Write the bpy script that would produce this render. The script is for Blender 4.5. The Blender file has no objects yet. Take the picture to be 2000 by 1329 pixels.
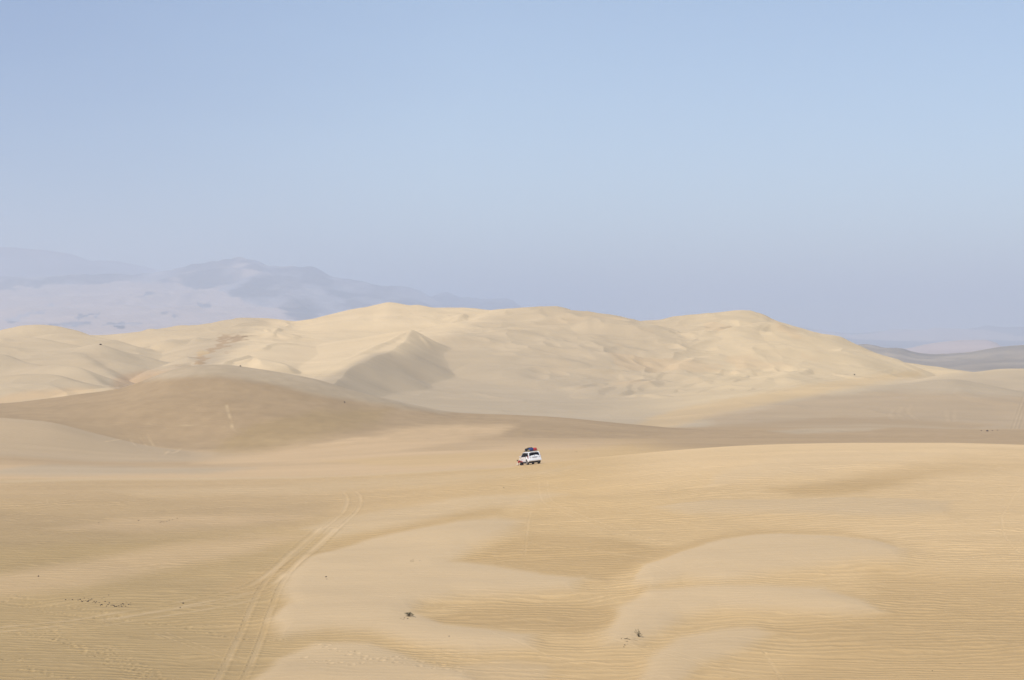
import bpy, bmesh, math, random
import numpy as np
from mathutils import Vector, Matrix, Euler
R = math.radians
random.seed(7)
C = bpy.context.scene.collection
SC = bpy.context.scene

# ------------------------------------------------------------------ camera, sky, sun, exposure
F = 2777.8           # focal length in photo pixels (50 mm on 36 mm, 2000 px wide)
CZ = 22.0            # eye height above the valley floor
HP = 664.5           # photo row of eye level
cam_d = bpy.data.cameras.new('camera'); cam = bpy.data.objects.new('camera', cam_d); C.objects.link(cam)
cam.location = (0, 0, CZ); cam.rotation_euler = (R(90), 0, 0)
cam_d.lens = 50; cam_d.sensor_width = 36; cam_d.clip_start = .3; cam_d.clip_end = 120000
SC.camera = cam

SUN = Vector((-.50, -.30, .81)).normalized()      # towards the sun: behind the camera, to the left
elev = math.asin(SUN.z)
world = bpy.data.worlds.new('World'); SC.world = world; world.use_nodes = True
wn = world.node_tree.nodes; wl = world.node_tree.links
bg = wn['Background']
sky = wn.new('ShaderNodeTexSky'); sky.sky_type = 'NISHITA'; sky.sun_disc = False
sky.sun_elevation = elev; sky.sun_rotation = math.atan2(SUN.x, SUN.y)
sky.altitude = 300; sky.air_density = 1.0; sky.dust_density = .8; sky.ozone_density = 2.5
tcw = wn.new('ShaderNodeTexCoord'); sep = wn.new('ShaderNodeSeparateXYZ'); wl.new(tcw.outputs['Generated'], sep.inputs[0])
mpw = wn.new('ShaderNodeMapping'); mpw.inputs['Scale'].default_value = (2.2, 2.2, 9); wl.new(tcw.outputs['Generated'], mpw.inputs['Vector'])
nzw = wn.new('ShaderNodeTexNoise'); nzw.inputs['Scale'].default_value = 1.3; nzw.inputs['Detail'].default_value = 5; wl.new(mpw.outputs[0], nzw.inputs['Vector'])
mrw = wn.new('ShaderNodeMapRange'); mrw.interpolation_type = 'SMOOTHSTEP'; mrw.inputs['From Min'].default_value = -.38; mrw.inputs['From Max'].default_value = .12; wl.new(sep.outputs['X'], mrw.inputs['Value'])
mlw = wn.new('ShaderNodeMath'); mlw.operation = 'MULTIPLY_ADD'; mlw.inputs[1].default_value = .5; wl.new(nzw.outputs['Fac'], mlw.inputs[0]); wl.new(mrw.outputs[0], mlw.inputs[2])
veil = wn.new('ShaderNodeMix'); veil.data_type = 'RGBA'; veil.inputs['A'].default_value = (.66, .76, .93, 1); veil.inputs['B'].default_value = (1.42, 1.37, 1.30, 1); wl.new(mlw.outputs[0], veil.inputs['Factor'])
vm = wn.new('ShaderNodeMix'); vm.data_type = 'RGBA'; vm.blend_type = 'MULTIPLY'; vm.inputs['Factor'].default_value = 1; wl.new(sky.outputs['Color'], vm.inputs['A']); wl.new(veil.outputs['Result'], vm.inputs['B'])
wl.new(vm.outputs['Result'], bg.inputs['Color']); bg.inputs['Strength'].default_value = .13

sun_d = bpy.data.lights.new('sun', 'SUN'); sun_d.energy = 4.15; sun_d.angle = R(.9); sun_d.color = (1, .95, .88)
sun = bpy.data.objects.new('sun', sun_d); C.objects.link(sun)
sun.rotation_euler = (-SUN).to_track_quat('-Z', 'Y').to_euler(); sun.location = (0, 0, 500)
SC.view_settings.view_transform = 'Standard'; SC.view_settings.look = 'None'
SC.view_settings.gamma = 1; SC.view_settings.exposure = 0.0
SC.cycles.volume_bounces = 1
SC.cycles.max_bounces = 6

# ------------------------------------------------------------------ helpers
def zpy(py, Y): return CZ - (np.asarray(py, float) - HP) / F * Y
def xpx(px, Y): return (np.asarray(px, float) - 1000) / F * Y
def setp(o, label=None, cat=None, group=None, kind=None):
    if label: o['label'] = label
    if cat: o['category'] = cat
    if group: o['group'] = group
    if kind: o['kind'] = kind
    return o
def empty(name, loc=(0, 0, 0)):
    o = bpy.data.objects.new(name, None); o.location = loc; o.empty_display_size = .2; C.objects.link(o); return o
def mesh_obj(name, bm, mat, parent=None, smooth=False, loc=None):
    me = bpy.data.meshes.new(name); bm.normal_update(); bm.to_mesh(me); bm.free()
    if smooth:
        me.polygons.foreach_set('use_smooth', [True] * len(me.polygons))
    for m in (mat if isinstance(mat, (list, tuple)) else [mat]): me.materials.append(m)
    o = bpy.data.objects.new(name, me); C.objects.link(o)
    if parent: o.parent = parent
    if loc is not None: o.location = loc
    return o
def sstep(t): t = np.clip(t, 0, 1); return t * t * (3 - 2 * t)

rng = np.random.RandomState(3)
_lat = rng.rand(256, 256).astype(np.float32)
def vnoise(x, y, seed=0):
    x = x + seed * 17.31; y = y + seed * 41.77
    xi = np.floor(x).astype(np.int64); yi = np.floor(y).astype(np.int64)
    fx = (x - xi).astype(np.float32); fy = (y - yi).astype(np.float32)
    fx = fx * fx * fx * (fx * (fx * 6 - 15) + 10); fy = fy * fy * fy * (fy * (fy * 6 - 15) + 10)
    a = _lat[xi & 255, yi & 255]; b = _lat[(xi + 1) & 255, yi & 255]
    c = _lat[xi & 255, (yi + 1) & 255]; d = _lat[(xi + 1) & 255, (yi + 1) & 255]
    return (a * (1 - fx) + b * fx) * (1 - fy) + (c * (1 - fx) + d * fx) * fy - .5
def fbm(x, y, oct=4, seed=0, gain=.5):
    s = 0; a = 1.
    for k in range(oct):
        s = s + a * vnoise(x * 2 ** k, y * 2 ** k, seed + k); a *= gain
    return s

def pchip(x, xk, yk):
    """monotone cubic; xk 1-D, yk (K, ...) evaluated along axis 0 for scalar rows x"""
    h = np.diff(xk); d = np.diff(yk, axis=0) / h.reshape(-1, *([1] * (yk.ndim - 1)))
    m = np.zeros_like(yk)
    w1 = (2 * h[1:] + h[:-1]).reshape(-1, *([1] * (yk.ndim - 1))); w2 = (h[1:] + 2 * h[:-1]).reshape(-1, *([1] * (yk.ndim - 1)))
    same = (d[1:] * d[:-1]) > 0
    with np.errstate(divide='ignore', invalid='ignore'):
        m[1:-1] = np.where(same, (w1 + w2) / (w1 / d[:-1] + w2 / d[1:]), 0)
    m[0] = d[0]; m[-1] = d[-1]
    return m
def pieval(x, xk, yk, m, cols=None):
    """x (n,), yk (K,n), m (K,n): one profile per element"""
    i = np.clip(np.searchsorted(xk, x, side='right') - 1, 0, len(xk) - 2)
    if cols is None: cols = np.arange(len(x))
    h = xk[i + 1] - xk[i]; t = (x - xk[i]) / h
    y0 = yk[i, cols]; y1 = yk[i + 1, cols]; m0 = m[i, cols] * h; m1 = m[i + 1, cols] * h
    t2 = t * t; t3 = t2 * t
    return (2 * t3 - 3 * t2 + 1) * y0 + (t3 - 2 * t2 + t) * m0 + (-2 * t3 + 3 * t2) * y1 + (t3 - t2) * m1

def smooth_curve(P):
    """(px, v) knots -> smooth interpolator"""
    P = np.array(P, float); mm = pchip(None, P[:, 0], P[:, 1:2])
    def f(px):
        px = np.clip(px, P[0, 0], P[-1, 0])
        i = np.clip(np.searchsorted(P[:, 0], px, side='right') - 1, 0, len(P) - 2)
        h = P[i + 1, 0] - P[i, 0]; t = (px - P[i, 0]) / h; t2 = t * t; t3 = t2 * t
        return (2*t3-3*t2+1)*P[i,1] + (t3-2*t2+t)*mm[i,0]*h + (-2*t3+3*t2)*P[i+1,1] + (t3-t2)*mm[i+1,0]*h
    return f

# ------------------------------------------------------------------ terrain design: guide curves (distance, height)
def kn(pts): return smooth_curve(pts)
G = []   # (Y, function px -> z)
def gz(Y, z): G.append((Y, lambda px, z=z: np.full(np.shape(px), float(z)) + CZ))
def gp(Y, pts):
    f = kn(pts); G.append((Y, lambda px, f=f, Y=Y: zpy(f(px), Y)))
gz(-90, -3.5); gz(-20, -1.9); gz(2, -1.75); gz(9, -4.0); gz(32, -12.0); gz(60, -18.6)
gp(85, [(-600, 1335), (0, 1335), (1000, 1329), (2000, 1320), (2600, 1316)])
gp(130, [(-600, 1110), (0, 1106), (500, 1096), (1000, 1074), (1500, 1052), (2000, 1034), (2600, 1025)])
CREST = [(-600, 936), (0, 936), (200, 936), (400, 935), (600, 932.5), (700, 929.5), (800, 923), (900, 917), (1000, 911.5), (1030, 909), (1060, 906),
         (1150, 896), (1250, 886.5), (1350, 878), (1450, 871.5), (1550, 868), (1700, 866), (1850, 866), (1920, 867.5), (2000, 870), (2600, 900)]
gp(193, CREST)
gp(203, [(a, b + (1.5 if a < 700 else 4 if a < 1100 else 9)) for a, b in CREST])
gp(222, [(-600, 918), (0, 919), (200, 920), (400, 921), (600, 917), (800, 910), (1000, 902), (1200, 895), (1400, 893), (1700, 890), (2000, 890), (2600, 900)])
gp(252, [(-600, 900), (0, 905), (200, 909), (400, 908), (600, 900), (700, 892), (800, 886.5), (900, 882), (1000, 877.5), (1150, 871.5), (1300, 867), (1500, 872), (1700, 874), (2000, 874), (2600, 880)])
gp(275, [(-600, 860), (0, 884), (200, 895), (400, 898), (600, 893), (800, 883), (900, 879.5), (1000, 876.5), (1150, 871), (1300, 867), (1500, 866), (1700, 866), (2000, 866), (2600, 870)])
gp(305, [(-600, 800), (0, 818), (50, 822), (90, 826), (200, 852), (300, 874), (400, 886), (500, 886), (600, 880), (700, 872), (800, 866), (1000, 862), (1200, 861), (1400, 860), (1700, 860), (2000, 860), (2600, 860)])
gp(318, [(-600, 812), (0, 828), (90, 836), (200, 858), (300, 872), (400, 876), (500, 872), (600, 866), (700, 861), (800, 858), (1000, 856), (1200, 857), (1400, 856), (1700, 856), (2000, 857), (2600, 858)])
gp(360, [(-600, 790), (0, 803), (100, 800), (200, 792), (330, 776), (430, 772), (500, 778), (620, 795), (740, 815), (800, 822), (900, 830), (1000, 832), (1100, 835), (1200, 840), (1300, 845), (1500, 846), (1700, 848), (2000, 848), (2600, 848)])
HA = [(-600, 770), (-100, 790), (0, 788), (100, 777), (150, 770), (200, 764), (240, 756), (300, 735), (340, 721), (380, 714), (430, 712), (500, 720), (560, 730), (620, 742),
      (680, 760), (740, 776), (800, 790), (900, 808), (1000, 812), (1100, 817), (1200, 826), (1270, 832.5), (1350, 839), (1500, 843), (1700, 842), (1850, 842), (2000, 842), (2600, 842)]
gp(405, HA)
gp(440, [(-600, 800), (0, 815), (200, 815), (430, 790), (620, 795), (800, 820), (1000, 838), (1200, 842), (1270, 838), (1350, 834), (1500, 832), (1700, 832), (1900, 836), (2000, 836), (2600, 836)])
gp(500, [(-600, 760), (0, 785), (100, 778), (200, 775), (300, 780), (430, 775), (520, 770), (600, 772), (700, 800), (900, 815), (1100, 820), (1200, 822), (1270, 822), (1350, 816), (1500, 808), (1700, 806), (1850, 805), (2000, 810), (2600, 800)])
gp(600, [(-600, 730), (0, 740), (100, 738), (180, 748), (225, 758), (300, 742), (400, 720), (500, 718), (600, 730), (700, 752), (800, 765), (1000, 775), (1200, 778), (1300, 775), (1400, 768), (1500, 762), (1600, 760), (1700, 762), (1850, 762), (2000, 770), (2600, 760)])
gp(720, [(-600, 700), (0, 692), (100, 695), (200, 715), (260, 712), (330, 692), (400, 676), (500, 668), (600, 675), (700, 688), (800, 700), (900, 705), (1000, 705), (1200, 708), (1300, 712), (1400, 714), (1500, 718), (1600, 725), (1700, 733), (1800, 742), (1880, 748), (1950, 752), (2000, 752), (2600, 740)])
gp(800, [(-600, 680), (0, 660), (100, 662), (200, 680), (300, 668), (400, 650), (500, 643), (600, 650), (700, 648), (800, 650), (900, 645), (1000, 640), (1100, 643), (1200, 655), (1300, 655), (1400, 650), (1500, 660), (1600, 680), (1700, 708), (1800, 730), (1880, 738), (1950, 742), (2000, 742), (2600, 735)])
SKY = [(-600, 660), (-100, 650), (0, 648), (100, 650), (170, 655), (210, 654), (250, 650), (290, 646), (330, 642), (370, 636), (410, 634), (440, 627), (470, 621), (500, 621.5), (540, 622.5), (590, 627),
       (620, 621), (650, 616), (680, 606), (700, 602.5), (720, 601), (740, 595), (760, 590.5), (785, 594), (800, 597.5), (815, 596), (850, 600), (900, 600), (950, 604),
       (985, 602), (1020, 599), (1080, 597.5), (1100, 600), (1140, 614.5), (1180, 613.5), (1220, 617), (1245, 625), (1270, 626), (1330, 618.5), (1400, 611), (1440, 608), (1490, 615),
       (1510, 624), (1550, 638), (1600, 652), (1640, 658), (1680, 679), (1720, 697), (1780, 710), (1840, 718), (1880, 724), (1905, 727), (2000, 730), (2600, 735)]
SKYF = kn(SKY); gp(880, SKY)
gp(930, [(a, b + 12 + (8 if a < 560 else 0)) for a, b in SKY[::3] + [SKY[-1]] if True])
gz(1080, -38); gz(1300, -56); gz(1700, -67); gz(1900, -69)
GY = np.array([g[0] for g in G], float)

def base_height(X, Y):
    X = np.asarray(X, float).ravel(); Y = np.asarray(Y, float).ravel()
    px = np.clip(1000 + F * X / np.maximum(Y, 62), -600, 2600)
    # tabulate the guides on a px lattice
    t = (px + 600) / 2.0; i = np.clip(t.astype(int), 0, 1599); f = t - i
    a = pieval(Y, GY, TAB, TABM, i); b = pieval(Y, GY, TAB, TABM, i + 1)
    return a * (1 - f) + b * f
_pxl = np.arange(-600, 2601, 2.0)
TAB = np.stack([g[1](_pxl) for g in G]); 
# soften the guides a little along px so that knots do not read as creases
ker = np.exp(-np.linspace(-2, 2, 9) ** 2); ker /= ker.sum()
TAB = np.stack([np.convolve(np.pad(r, 4, mode='edge'), ker, mode='valid') for r in TAB])
TABM = pchip(None, GY, TAB)

# ridges: dunes standing on the base.  pts (px, py, Y); front/back slope; r rounding; k blending
RIDGES = [
 # far left group
 dict(p=[(-60,668,830),(0,648,830),(50,637,825),(85,633.5,820),(125,640,815),(150,649,810),(170,658,805)], f=.20, b=.35, r=5, k=1.5),
 dict(p=[(75,660,760),(100,652,755),(125,648.5,750),(155,654,745),(185,662,740)], f=.2, b=.3, r=6, k=1.2),
 dict(p=[(-60,672,690),(0,662,690),(30,656,688),(55,654.5,685),(90,661,680),(130,671,672),(165,676,668),(190,677,664)], f=.20, b=.3, r=5, k=1.2),
 dict(p=[(95,690,640),(140,688,635),(170,695,625),(195,711,610),(212,732,590),(226,752,565)], f=.16, b=.45, r=3, k=1.0),
 dict(p=[(-60,680,600),(0,691,590),(20,700,585),(50,708,580),(90,715,572),(120,724,562),(145,735,550)], f=.16, b=.35, r=2.5, k=.8),
 dict(p=[(95,716,560),(130,714,556),(155,718,550),(172,727,542),(190,740,532),(214,757,515)], f=.16, b=.45, r=2, k=.8),
 dict(p=[(-40,738,520),(0,734,518),(40,731,515),(75,729.5,512),(110,735,508),(150,747,500)], f=.16, b=.3, r=4, k=.8),
 dict(p=[(-30,762,485),(0,754,484),(22,750,483),(48,757,480)], f=.2, b=.3, r=3, k=.6),
 dict(p=[(50,752,490),(70,744,490),(95,754,485)], f=.2, b=.3, r=4, k=.6),
 dict(p=[(165,680,660),(180,674,660),(198,673,655)], f=.2, b=.4, r=2, k=.6),
 # skyline knobs of the left saddle
 dict(p=[(265,650,850),(285,642,850),(302,639.5,848),(312,644,845)], f=.25, b=.3, r=3, k=.6),
 dict(p=[(330,642,860),(352,633.5,858),(378,634,856),(398,640,850)], f=.2, b=.3, r=4, k=.6),
 dict(p=[(415,630,850),(450,620,850),(475,618.5,850),(500,623,846)], f=.2, b=.3, r=5, k=.8),
 # spike dune: knife edge running up to the tip, then its right flank
 dict(p=[(585,748,560),(620,735,582),(650,721,606),(700,694,648),(740,672,684),(770,658,708),(797,645.5,728)], f=.42, b=.5, r=1.2, k=.5),
 dict(p=[(640,752,548),(665,735,574),(700,710,612),(740,690,650),(775,676,678),(793,669,696),(799,657,714),(797,645.5,726)], f=.46, b=.10, r=.7, k=.4),
 dict(p=[(797,645.5,728),(812,653,724),(830,664,718),(843,678,712),(850,694,702)], f=.5, b=.45, r=1.0, k=.5),
 # grey shoulder in front of the golden top
 dict(p=[(820,650,800),(845,640,802),(870,633,806),(900,628.5,810),(925,622,816),(950,610,826),(985,603.5,840),(1020,599.5,845),(1060,597.5,850),(1090,599,850),(1120,607,848)], f=.14, b=.35, r=5, k=.8),
 dict(p=[(1125,620,820),(1150,615,830),(1175,614,832),(1195,617,830),(1215,628,815),(1235,640,800)], f=.2, b=.3, r=4, k=.8),
 dict(p=[(1055,622,830),(1080,617,832),(1105,620,830)], f=.2, b=.3, r=5, k=.8),
 dict(h=2.0, p=[(1095,645,770),(1130,651,762),(1180,651,758),(1220,647,760),(1255,648,765),(1290,652,765)], f=.24, b=.22, r=3, k=.8),
 dict(h=2.0, p=[(960,645,790),(1000,644,785),(1040,650,780)], f=.2, b=.25, r=4, k=.8),
 dict(h=2.0, p=[(860,668,720),(920,664,725),(980,664,730),(1050,668,730),(1110,672,728)], f=.14, b=.25, r=4, k=.8),
 dict(h=2.0, p=[(900,684,700),(960,677,706),(1010,678,706),(1050,684,700),(1090,702,680)], f=.14, b=.25, r=3, k=.6),
 dict(h=2.0, p=[(1135,668,735),(1145,678,722),(1165,686,712),(1190,684,715),(1215,677,722)], f=.2, b=.12, r=1.5, k=.4),
 dict(h=2.0, p=[(1200,700,690),(1230,694,696),(1270,693,698),(1310,692,700)], f=.2, b=.12, r=2, k=.5),
 dict(h=2.0, p=[(1208,718,668),(1235,714,672),(1262,712,676)], f=.3, b=.1, r=1.5, k=.4),
 dict(h=2.0, p=[(1312,720,660),(1330,700,690),(1360,694,700),(1400,692,705)], f=.2, b=.2, r=2, k=.6),
 dict(h=2.0, p=[(1312,720,660),(1335,728,650),(1360,724,655)], f=.25, b=.1, r=1.5, k=.4),
 dict(h=2.0, p=[(1360,735,640),(1375,742,632),(1390,750,622),(1410,746,628),(1436,734,642)], f=.3, b=.08, r=1.2, k=.4),
 dict(h=2.0, p=[(1420,690,700),(1440,700,690),(1465,712,676)], f=.25, b=.25, r=1.5, k=.5),
 dict(h=2.0, p=[(1430,750,620),(1445,756,614),(1475,750,620),(1510,738,634)], f=.3, b=.08, r=1.2, k=.4),
 dict(h=2.0, p=[(1500,730,640),(1520,724,646),(1535,728,644),(1545,740,632)], f=.22, b=.2, r=2, k=.5),
 dict(h=2.0, p=[(1440,676,740),(1465,670,745),(1490,672,742),(1520,684,730)], f=0.22, b=0.22, r=3, k=.6),
 dict(p=[(1440,640,800),(1480,628,815),(1505,624,822),(1520,632,815),(1530,645,800)], f=0.25, b=0.35, r=3, k=.6),
 dict(h=2.0, p=[(1540,655,790),(1600,655,795),(1630,655,800),(1645,662,795),(1665,675,790)], f=0.45, b=0.5, r=3, k=.6),
 dict(h=2.0, p=[(1560,690,720),(1620,685,730),(1645,687,730),(1670,698,720),(1700,712,700)], f=0.3, b=0.4, r=2, k=.6),
 dict(h=2.0, p=[(1550,712,680),(1590,704,690),(1620,710,686)], f=0.25, b=0.25, r=3, k=.6),
 # right humps
 dict(p=[(1500,776,560),(1560,766,570),(1640,758,580),(1720,756,585),(1780,747,592),(1840,740,598),(1880,738.5,600),(1915,750,594),(1960,765,580)], f=.11, b=.3, r=10, k=2),
 dict(p=[(1780,722,800),(1830,722,790),(1860,726,780),(1880,728,770),(1915,728,765),(1940,724,760)], f=0.25, b=0.3, r=5, k=1),
 dict(p=[(1895,728,690),(1930,720,690),(1960,717,690),(2000,718.5,690),(2080,722,690)], f=.13, b=.3, r=7, k=1),
 dict(p=[(700,604,870),(735,598,872),(758,591,874),(785,596,870)], f=.22, b=.25, r=3, k=.8),
 dict(p=[(796,600,868),(815,595.5,872),(835,599,868)], f=.22, b=.25, r=2.5, k=.8),
]
def seg_dist(X, Y, P):
    """distance to a polyline, blended crest height, and side (+ = far side)"""
    D = []; 
    for i in range(len(P) - 1):
        ax, ay, az = P[i]; bx, by, bz = P[i + 1]
        dx, dy = bx - ax, by - ay; L2 = dx * dx + dy * dy + 1e-9
        t = np.clip(((X - ax) * dx + (Y - ay) * dy) / L2, 0, 1)
        qx = X - (ax + t * dx); qy = Y - (ay + t * dy); d = np.sqrt(qx * qx + qy * qy)
        D.append((d, az + t * (bz - az), np.clip((dx * qy - dy * qx) / (np.sqrt(L2) * (d + .3)), -1, 1)))
    best = np.min([q[0] for q in D], axis=0); sc = 1.2 + .12 * best; W = 0; zc = 0; side = 0
    for d, z, c in D:
        w = np.exp(-(d - best) / sc); W = W + w; zc = zc + w * z; side = side + w * c
    return best, zc / W, side / W
def stand(P, h):
    """move crest points along their sight rays so that the crest stands h above the slope it lies on"""
    out = []
    for px, py, Y in P:
        Ys = np.arange(430., 905., 1.); gap = zpy(py, Ys) - base_height(xpx(px, Ys), Ys)
        k = np.nonzero(gap <= 0)[0]
        if len(k) == 0 or k[0] < 2: out.append((px, py, Y)); continue
        q = np.nonzero(gap[:k[0]] >= h)[0]
        out.append((px, py, float(Ys[q[-1]]) if len(q) else Y))
    o = np.array(out); 
    for _ in range(2): o[1:-1, 2] = .25 * o[:-2, 2] + .5 * o[1:-1, 2] + .25 * o[2:, 2]
    return [tuple(v) for v in o]
def densify(P, n=6):
    P = np.array(P, float); s = np.r_[0, np.cumsum(np.linalg.norm(np.diff(P[:, :2], axis=0), axis=1))]
    t = np.linspace(0, s[-1], (len(P) - 1) * n + 1); out = []
    for c in range(P.shape[1]):
        v = np.interp(t, s, P[:, c])
        out.append(v)
    out = np.stack(out, 1)
    for _ in range(4):  # chaikin-like smoothing
        out[1:-1] = .25 * out[:-2] + .5 * out[1:-1] + .25 * out[2:]
    return out
rf = random.Random(21)
for k in range(230):
    L_ = k % 9 == 0
    px = rf.uniform(0, 560) if L_ else rf.uniform(620, 1780); py = rf.uniform(640, 720) if L_ else rf.uniform(612, 770)
    if not L_ and (px > 1250 and py > 790 - (px - 1250) * .17): continue
    if 560 < px < 880 and py > 635: continue
    if 860 < px < 1150 and py > 720: continue
    w = rf.uniform(10, 38); tilt = rf.uniform(-.65, -.12) if rf.random() < .75 else rf.uniform(0, .4); arc = rf.uniform(1, 5); n_ = 5; hh = rf.uniform(.5, 1.7)
    pts = []
    for i in range(n_):
        t = i / (n_ - 1) * 2 - 1; pts.append((px + w * t, py + tilt * w * t + arc * t * t * (1.6 if t > 0 else .8), 700))
    if pts[0][1] < SKYF(pts[0][0]) + 9 or pts[-1][1] < SKYF(pts[-1][0]) + 9 or py < SKYF(px) + 9: continue
    Q = stand(pts, hh)
    if any(q[2] == 700 for q in Q): continue
    RIDGES.append(dict(p=Q, f=rf.uniform(.35, .6), b=rf.uniform(.08, .16), r=rf.uniform(.4, 1.2), k=.25, reach=26))
for r_ in RIDGES:
    if 'h' in r_: r_['p'] = stand(r_['p'], r_['h'])
    q = densify(r_['p'], 3)
    r_['w'] = np.stack([xpx(q[:, 0], q[:, 2]), q[:, 2], zpy(q[:, 1], q[:, 2])], 1)
def add_ridges(X, Y, Z):
    for r_ in RIDGES:
        P = r_['w']; reach = r_.get('reach', 130)
        m = (X > P[:, 0].min() - reach) & (X < P[:, 0].max() + reach) & (Y > P[:, 1].min() - reach) & (Y < P[:, 1].max() + reach)
        idx = np.nonzero(m)[0]
        if not len(idx): continue
        x = X[idx]; y = Y[idx]
        x2 = x + 5 * vnoise(x / 22, y / 22, 5); y2 = y + 5 * vnoise(x / 22, y / 22, 9)
        d, zc, side = seg_dist(x2, y2, P)
        sl = r_['f'] + (r_['b'] - r_['f']) * sstep(side * .5 + .5)
        rr = r_['r']
        h = zc - sl * (np.sqrt(d * d + rr * rr) - rr)
        h = h - .0035 * np.maximum(d - 45, 0) ** 2 - (.03 * np.maximum(d - 8, 0) ** 2 if reach < 100 else 0)
        k = r_['k']; z = Z[idx]
        dd = np.clip((h - z) / k, -30, 30)
        Z[idx] = np.where(dd > 0, h, z) + k * np.log1p(np.exp(-np.abs(dd))) * np.where(np.abs(dd) < 8, 1, 0) * .6
    return Z

# car stance: where the wheels touch
HEAD = R(15.7)
car_fwd = np.array([-math.sin(HEAD), math.cos(HEAD)]); car_rgt = np.array([math.cos(HEAD), math.sin(HEAD)])
_rl = np.array([float(xpx(1031.2, 193.2)), 193.2])                # rear left contact
WB, TR = 2.80, 1.56
zrl = float(zpy(908.7, 193.2)); gx_r = .085; gx_f = -.100            # ground slope to the right / forward along the car
car_c = _rl + car_fwd * (WB / 2) + car_rgt * (TR / 2)
def car_plane(x, y):
    a = (x - _rl[0]) * car_fwd[0] + (y - _rl[1]) * car_fwd[1]; b = (x - _rl[0]) * car_rgt[0] + (y - _rl[1]) * car_rgt[1]
    return zrl + a * gx_f + b * gx_r

def height(X, Y):
    shp = np.shape(X); X = np.asarray(X, float).ravel(); Y = np.asarray(Y, float).ravel()
    Z = base_height(X, Y)
    Z = add_ridges(X, Y, Z)
    far = sstep((Y - 420) / 80) * (1 - sstep((Y - 860) / 60))
    mid = sstep((Y - 225) / 40)
    # wandering dune undulation
    wx = X + 12 * fbm(X / 60, Y / 60, 2, 31); wy = Y + 12 * fbm(X / 60, Y / 60, 2, 33)
    rg = 1 - np.abs(2.2 * fbm(wx / 46, wy / 34, 2, 11))
    rg = 1 - np.abs(2.2 * fbm((wx + 13 * rg) / 46, (wy - 6 * rg) / 34, 3, 11, .42))       # skewed: windward sides long, lee sides short
    r2 = 1 - np.abs(2.2 * fbm((wx + 5 * rg) / 17, wy / 15, 2, 18))
    ppx = 1000 + F * X / np.maximum(Y, 62); ppy = HP - (Z - CZ) * F / np.maximum(Y, 62)
    busy = np.maximum(sstep((ppx - 860 - (ppy - 640) * 1.6) / 60) * (1 - sstep((ppy - 745 + (ppx - 1000) * .05) / 40)), (1 - sstep((ppx - 300 - 40 * fbm(Y / 60, X / 60, 2, 3)) / 60)) * .28)
    busy = np.maximum(busy, .55 * sstep((ppx - 300) / 50) * (1 - sstep((ppx - 600) / 40)) * (1 - sstep((ppy - 660) / 20)))
    busy = busy * (1 - .7 * sstep((ppx - 1400) / 100) * sstep((ppy - 735) / 20)) * (1 - .45 * sstep((ppx - 1480) / 120))
    Z = Z + far * ((.25 + .75 * busy) * 2.4 * (rg - .74) + busy * .95 * (r2 - .72) + 1.1 * fbm(X / 70, Y / 45, 3, 12))
    Z = Z + mid * (1 - far) * .35 * fbm(X / 40, Y / 22, 3, 14) * (1 - sstep((Y - 1000) / 100))
    near = sstep((Y - 60) / 20) * (1 - sstep((Y - 168) / 22))
    Z = Z + near * .42 * fbm(X / 17 + Y / 60, Y / 12, 3, 15)
    # the flat the car has stopped on
    d = np.hypot(X - car_c[0], Y - car_c[1]); w = 1 - sstep((d - 3.2) / 5.5)
    Z = Z * (1 - w) + car_plane(X, Y) * w
    return Z.reshape(shp)

def proj(X, Y, Z):
    Yc = np.maximum(Y, 20.)
    return 1000 + F * X / Yc, HP - (Z - CZ) * F / Yc
def locate(px, py, y0=75., y1=1000.):
    """first hit of the pixel's ray with the terrain"""
    Y = 1 / np.linspace(1 / y0, 1 / y1, 6000); X = xpx(px, Y); Zr = zpy(py, Y)
    H = height(X, Y); k = np.nonzero(H >= Zr)[0]
    k = k[0] if len(k) else -1
    return float(X[k]), float(Y[k]), float(H[k])

# ------------------------------------------------------------------ terrain mesh
rowsY = np.concatenate([np.linspace(-90, 60, 46)[:-1], np.linspace(60, 82, 16)[:-1], 1 / np.linspace(1 / 82, 1 / 200, 660)[:-1], np.linspace(200, 300, 130)[:-1],
                        np.linspace(300, 430, 150)[:-1], 430 * (900 / 430) ** np.linspace(0, 1, 470)[:-1], np.linspace(900, 1900, 60)])
cols = np.concatenate([np.linspace(-600, -20, 90)[:-1], np.linspace(-20, 2020, 1240)[:-1], np.linspace(2020, 2600, 90)])
NR, NC = len(rowsY), len(cols)
YY = np.repeat(rowsY, NC); PP = np.tile(cols, NR)
XX = (PP - 1000) / F * np.maximum(YY, 62)
ZZ = height(XX, YY)
PX, PYY = proj(XX, YY, ZZ)

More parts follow.
